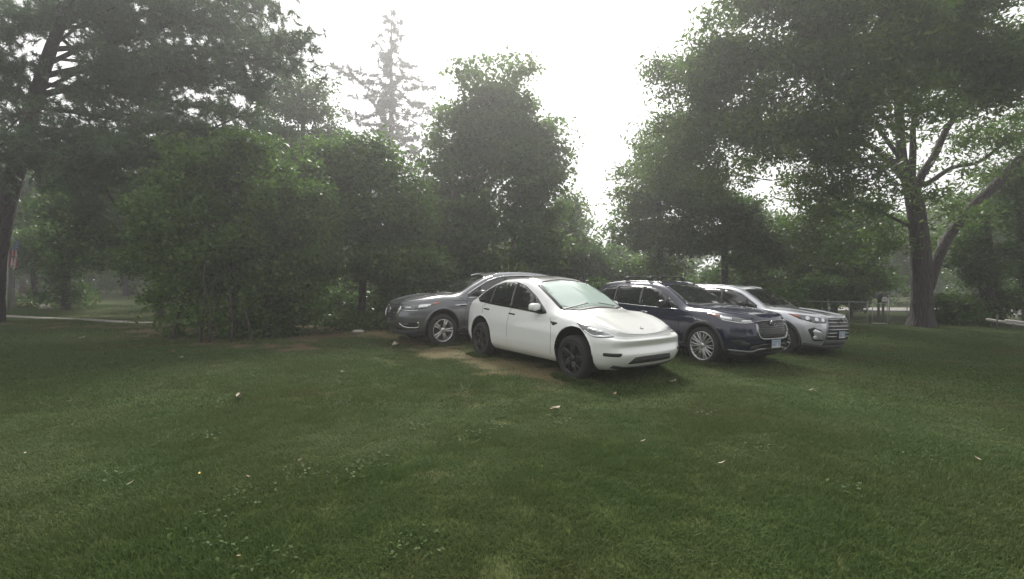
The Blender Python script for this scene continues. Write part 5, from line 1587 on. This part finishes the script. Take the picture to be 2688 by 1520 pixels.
def mailbox(label, p, zh, body, door, rz, size=(.20, .23, .50)):
    r = thing("mailbox", label, "mailbox", p, rz)
    w, h, L = size
    V, F = [], []
    prof = [(-w / 2, 0), (-w / 2, h * .55)] + [(w / 2 * math.cos(t), h * .55 + h * .45 * math.sin(t)) for t in np.linspace(math.pi, 0, 10)[1:-1]] + [(w / 2, h * .55), (w / 2, 0)]
    n = len(prof)
    for y in (-L / 2, L / 2):
        V += [(x, y, zh + z) for x, z in prof]
    F = [(i, (i + 1) % n, n + (i + 1) % n, n + i) for i in range(n)] + [tuple(range(n - 1, -1, -1)), tuple(range(n, 2 * n))]
    bo = link("box", py_mesh("box", V, F), body, r)
    V = [(x * .80, -L / 2 - .012, zh + .02 + z * .84) for x, z in prof] + [(x * .80, -L / 2 + .004, zh + .02 + z * .84) for x, z in prof]
    d = link("box_door", py_mesh("box_door", V, [(i, n + i, n + (i + 1) % n, (i + 1) % n) for i in range(n)] + [tuple(range(n)), tuple(range(2 * n - 1, n - 1, -1))]), door, bo)
    MB().box((0, -L / 2 - .02, zh + h * .45), (.03, .02, .03)).link("door_latch", M["dark_plastic"], bo, False)
    MB().box((0, 0, zh / 2 - .1), (.085, .085, zh + .2)).link("post", M["wood_grey"], r, False)
    return r
mailbox("white fronted mailbox on a grey post beyond the gate opening", place(2318, 22.2), .97, M["black_gloss"], M["white_plastic"], R(-24), (.30, .30, .5))
mailbox("dark mailbox with pale top just behind the white fronted one", place(2306, 22.9), 1.12, M["galv"], M["dark_plastic"], R(-24), (.30, .24, .5))

# ------------------------------------------------------------------ white rail and chairs at the right edge
YR = 17.8
p, q = place(2594, YR), place(2720, YR - .6)
r = thing("white_rail", "low white rail on a thin grey post at the right edge of the lawn", "rail", p)
def ru(px, py, dy=0): return at(px, py, YR + dy)
MB().tube([ru(2590, 838), ru(2640, 846)], .05, 4).link("rail_board", M["old_white"], r, False)
MB().tube([ru(2638, 841, -.1), ru(2700, 848, -.3)], .055, 4).link("rail_board", M["old_white"], r, False)
MB().tube([ru(2640, 848, -.1), ru(2710, 856, -.4)], .035, 4).link("rail_board", M["old_white"], r, False)
MB().tube([place(2617, YR - .3) - Vector((0, 0, .1)), ru(2618, 826, -.3)], .025, 6).link("post", M["wood_grey"], r)
for px in (2660, 2700):
    t = ru(px, 850, -.2); MB().tube([Vector((t.x, t.y, float(zg(t.x, t.y)) - .1)), t], .03, 6).link("post", M["wood_grey"], r)
settle(r)
def lawn_chair(label, px, Y, rz):
    p = place(px, Y)
    c = thing("lawn_chair", label, "chair", p, rz)
    MB().box((0, 0, .40), (.48, .46, .03)).link("seat", M["white_plastic"], c, False)
    for i in range(5):
        MB().box((-.19 + .095 * i, .25 + .0, .66), (.06, .025, .48), Matrix.Rotation(-.2, 3, 'X')).link("back_slat", M["white_plastic"], c, False)
    MB().tube([(-.25, .29, .88), (0, .32, .93), (.25, .29, .88)], .022, 6).link("back_rim", M["white_plastic"], c)
    for x in (-.23, .23):
        MB().tube([(x, -.22, 0), (x * .97, -.20, .62)], .024, 6).link("leg", M["white_plastic"], c)
        MB().tube([(x, .30, 0), (x * .97, .20, .42)], .024, 6).link("leg", M["white_plastic"], c)
        MB().box((x, .0, .63), (.05, .50, .025)).link("armrest", M["white_plastic"], c, False)
lawn_chair("white plastic lawn chair behind the white rail, the left one of two", 2659, 21.5, R(200))
lawn_chair("white plastic lawn chair behind the white rail, partly cut off right one", 2680, 21.7, R(150))

# ------------------------------------------------------------------ flag, garden bed
YFl = 25.0
p = place(22, YFl)
r = thing("flag_pole", "grey flag pole half hidden by the leaning pine trunk", "pole", p)
MB().tube([p, at(22, 610, YFl)], [.045, .035], 8).link("pole", M["galv"], r)
MB().tube([at(20, 622, YFl), at(44, 628, YFl)], .02, 6).link("pole_arm", M["galv"], r)
settle(r)
fl = thing("flag", "red white and blue striped flag hanging limp beside the pine trunk", "flag", at(38, 626, YFl))
def flag_strip(name, x0, x1, z0, z1, mat, dy):
    """a hanging strip of cloth with soft folds; x along the folded width, z down"""
    V, F = [], []
    nx_, nz_ = 3, 12
    for j in range(nz_ + 1):
        for i in range(nx_ + 1):
            f, g_ = i / nx_, j / nz_
            x = x0 + (x1 - x0) * f; z = z0 + (z1 - z0) * g_
            V.append((x - .10 * g_ * (z < -1) + .02 * math.sin(z * 3), .06 * math.sin(x * 26 + z * 1.6) + dy, z))
    for j in range(nz_):
        for i in range(nx_):
            a_ = j * (nx_ + 1) + i
            F.append((a_, a_ + 1, a_ + nx_ + 2, a_ + nx_ + 1))
    Vv, Ff = skirt([Vector(v) for v in V], F, (0, 1, 0), .006)
    link(name, py_mesh(name, Vv, Ff, True), mat, fl)
flag_strip("canton", -.10, .26, 0, -.62, M["flag_blue"], 0)
for i in range(9):
    x0 = -.20 + .05 * i
    flag_strip("stripe", x0, x0 + .05, -.62, -1.72 + .04 * abs(i - 4), M["flag_red"] if i % 2 == 0 else M["flag_white"], 0)
for i in range(3):
    for j in range(4):
        m = MB(); x = -.05 + .11 * i; z = -.08 - .14 * j
        st = [(x + (.030 if k % 2 == 0 else .012) * math.sin(k * math.pi / 5), .06 * math.sin(x * 26 + z * 1.6) - .010, z + (.030 if k % 2 == 0 else .012) * math.cos(k * math.pi / 5)) for k in range(10)]
        m.add(st + [(s_[0], s_[1] + .008, s_[2]) for s_ in st], [tuple(range(10))] + [(k, (k + 1) % 10, 10 + (k + 1) % 10, 10 + k) for k in range(10)])
        m.link("star", M["flag_white"], fl, False)

p = place(30, 26.5)
t = thing("trellis", "grey wooden lattice panel standing below the flag", "trellis", p)
zt = at(30, 712, 26.5).z - p.z
for x in np.linspace(-.16, .16, 5): MB().box((x, 0, zt / 2), (.028, .03, zt)).link("slat", M["wood_grey"], t, False)
for z in np.arange(.15, zt, .16): MB().box((0, .03, z), (.36, .03, .028)).link("slat", M["wood_grey"], t, False)

def hosta(label, px, Y, rad, n, seed, mat=None, flower=None):
    p = place(px, Y)
    r_ = thing("garden_plant", label, "plant", p, 0, "plants of the flower bed by the flag")
    rs = np.random.RandomState(seed)
    V, F = [], []
    for k in range(n):
        a_ = rs.uniform(0, 6.283); l = rad * rs.uniform(.5, 1.1); w = l * .32; h = rad * rs.uniform(.5, .95)
        d = Vector((math.cos(a_), math.sin(a_), 0)); s_ = Vector((-d.y, d.x, 0)); b_ = len(V)
        V += [d * l * .15 + Vector((0, 0, h * .3)), d * l * .55 + s_ * w + Vector((0, 0, h)), d * l * .6 + Vector((0, 0, h * .92)), d * l * .55 - s_ * w + Vector((0, 0, h)), d * l + Vector((0, 0, h * .55))]
        F += [(b_, b_ + 1, b_ + 2), (b_, b_ + 2, b_ + 3), (b_ + 1, b_ + 4, b_ + 2), (b_ + 2, b_ + 4, b_ + 3)]
    link("leaves", py_mesh("leaves", V, F), mat or M["leaf_hosta"], r_)
    if flower:
        m = MB(); st = MB()
        for k in range(12):
            c_ = Vector((rs.uniform(-rad, rad), rs.uniform(-rad, rad), rad * rs.uniform(1.2, 2.0)))
            st.tube([Vector((c_.x * .5, c_.y * .5, 0)), c_], .009, 4, False)
            for q in range(7):
                a_ = 6.283 * q / 7; d = Vector((math.cos(a_), math.sin(a_), .45)) * rs.uniform(.05, .08); s0 = Vector((-d.y, d.x, 0)) * .45
                m.add([c_, c_ + d * .6 + s0, c_ + d, c_ + d * .6 - s0], [(0, 1, 2, 3)])
        m.link("flowers", M["flower"], r_); st.link("stems", M["leaf_mid"], r_)
HL = ["yellow green hosta beside the pine trunk foot", "yellow green hosta second from the pine trunk", "yellow green hosta in the middle of the bed edge", "yellow green hosta fourth along the bed edge", "yellow green hosta at the lawn end of the bed edge"]
for i, px in enumerate((20, 34, 50, 66, 82)): hosta(HL[i], px, 27.0 + .2 * (i % 2), .42, 46, 100 + i)
for i, (px, lab) in enumerate(((42, "tall red flowering plant at the back of the bed"), (66, "middle red flowering plant at the back of the bed"), (100, "red flowering plant nearest the ivy wrapped tree"))):
    hosta(lab, px, 30.0, .62, 50, 120 + i, M["leaf_mid"], True)
for i, (px, lab) in enumerate(((95, "low green bed plant beside the pale stone"), (30, "low green plant behind the hostas"), (75, "green plant behind the lawn end hosta"))):
    hosta(lab, px, 28.6, .55, 50, 130 + i, M["leaf_mid"])
p = place(117, 26.6)
m = MB().sup((0, 0, .12), (.26, .2, .17), .85, 12, 8)
s_ = m.link("garden_stone", M["stone"], label="pale round stone at the end of the flower bed", cat="stone"); s_.location = p
p = gnd(940, 873)
m = MB().sup((0, 0, .03), (.20, .12, .07), .8, 12, 8)
s_ = m.link("garden_stone", M["stone"], label="flat pale stone lying at the edge of the straw track near the thicket", cat="stone"); s_.location = p

# ------------------------------------------------------------------ dead leaves on the lawn
def leaf_scrap(seed, size, parts=3):
    rs = np.random.RandomState(seed)
    V, F = [], []
    for k in range(parts):
        a_ = rs.uniform(0, 6.283) ; c_ = Vector((rs.uniform(-.3, .3) * size, rs.uniform(-.3, .3) * size, .035 + rs.uniform(0, .25) * size))
        d = Vector((math.cos(a_), math.sin(a_), rs.uniform(-.3, .6))).normalized(); s0 = d.cross(Vector((0, 0, 1))).normalized(); u_ = s0.cross(d)
        L, W = size * rs.uniform(.4, .65), size * rs.uniform(.16, .3)
        b_ = len(V)
        for f in np.linspace(-1, 1, 5):
            w = W * (1 - f * f * .92)
            cc = c_ + d * L * f + u_ * L * .35 * f * f
            V += [cc - s0 * w + u_ * w * .5, cc, cc + s0 * w + u_ * w * .5]
        for i in range(4):
            F += [(b_ + 3 * i, b_ + 3 * i + 1, b_ + 3 * i + 4, b_ + 3 * i + 3), (b_ + 3 * i + 1, b_ + 3 * i + 2, b_ + 3 * i + 5, b_ + 3 * i + 4)]
    return V, F
LEAVES = [(630, 1053, .15, "dead_leaf", "curled pale dead leaf on the grass below the thicket, left one of the two largest"),
          (1453, 1090, .15, "dead_leaf", "curled pale dead leaf on the grass in front of the white car front wheel"),
          (1036, 914, .20, "dead_leaf", "pale leaf scraps on the straw track in front of the grey SUV"),
          (1770, 1012, .12, "dead_leaf", "pale leaf scrap just in front of the white car bumper"),
          (1898, 1235, .07, "dead_leaf", "small pale leaf on the right lawn below the navy SUV"),
          (1690, 1175, .07, "dead_leaf", "small pale leaf right of the middle of the lawn"),
          (2133, 1034, .09, "dead_leaf", "pale leaf on the grass below the silver SUV"),
          (900, 984, .09, "dead_leaf", "pale leaf on the grass left of the white car rear wheel"),
          (345, 1286, .07, "dead_leaf", "pale leaf scraps in the left foreground"),
          (523, 1262, .05, "yellow_leaf", "yellow leaf in the left foreground grass"),
          (626, 1485, .035, "dead_leaf_brown", "brown narrow leaf near the bottom of the photo"),
          (2110, 1290, .045, "yellow_leaf", "yellow leaf in the right foreground grass"),
          (182, 1062, .06, "dead_leaf_brown", "brown upright leaf in the left lawn"),
          (213, 892, .14, "dead_leaf", "pale leaf on the grass left of the thicket nearest the pine"),
          (374, 914, .12, "dead_leaf", "pale leaf on the grass at the thicket's left foot"),
          (455, 930, .14, "dead_leaf_brown", "brownish leaf on bare earth at the thicket's left foot"),
          (474, 945, .10, "dead_leaf", "pale leaf just below the bare earth strip"),
          (1610, 1045, .10, "dead_leaf_brown", "brownish twig like leaf below the white car front wheel"),
          (2570, 1222, .07, "dead_leaf", "pale leaf in the right lawn near the photo edge"),
          (793, 1221, .06, "dead_leaf", "pale leaf in the left half of the middle lawn"),
          (65, 1205, .05, "dead_leaf", "pale leaf at the left edge of the lawn"),
          (648, 1266, .05, "dead_leaf_brown", "reddish brown leaf left of the lawn middle")]
for i, (px, py, sz, mt, lab) in enumerate(LEAVES):
    V, F = leaf_scrap(200 + i, sz * .85, 3 if sz > .08 else 1)
    o = link("fallen_leaf", py_mesh("fallen_leaf", V, F, True), M[mt], label=lab, cat="leaf", group="dead leaves on the lawn")
    g_ = gnd(px, py); o.location = (g_.x, g_.y, g_.z + .015)

# ------------------------------------------------------------------ the house the photograph is taken from, behind the camera
h = thing("house", "low house with grey siding behind the lawn", "house", (0, -.6, 0))
wl = MB().box((0, -3.2, 1.35), (15, 5.0, 2.9)).link("wall", M["siding"], h, False)
V = [(-8, -.35, 2.75), (8, -.35, 2.75), (8, -3.2, 4.3), (-8, -3.2, 4.3), (-8, -6.1, 2.75), (8, -6.1, 2.75)]
link("roof", py_mesh("roof", V + [(v[0], v[1], v[2] - .15) for v in V], [(0, 1, 2, 3), (3, 2, 5, 4), (6, 9, 8, 7), (9, 10, 11, 8), (0, 6, 7, 1), (4, 5, 11, 10), (0, 3, 9, 6), (3, 4, 10, 9), (1, 7, 8, 2), (2, 8, 11, 5)]), M["shingle"], h)

# ------------------------------------------------------------------ haze volume added to imitate the veil of glare on the window pane
HZ = dict(x=(-140, 140), y=(-24, 120), z=(-1.6, 52))
m, ntz, b = mat_new("glare_haze")
ntz.nodes.remove(b)
pv = N(ntz, "ShaderNodeVolumePrincipled")
pv.inputs["Color"].default_value = (0.95, 0.955, 0.97, 1)
pv.inputs["Density"].default_value = 0.0033
pv.inputs["Anisotropy"].default_value = 0.55
ntz.links.new(pv.outputs[0], ntz.nodes["Material Output"].inputs["Volume"])
c_ = [(a + b_) / 2 for a, b_ in HZ.values()]; d_ = [b_ - a for a, b_ in HZ.values()]
MB().box(c_, d_).link("glare_haze", m, None, False, kind="stuff")
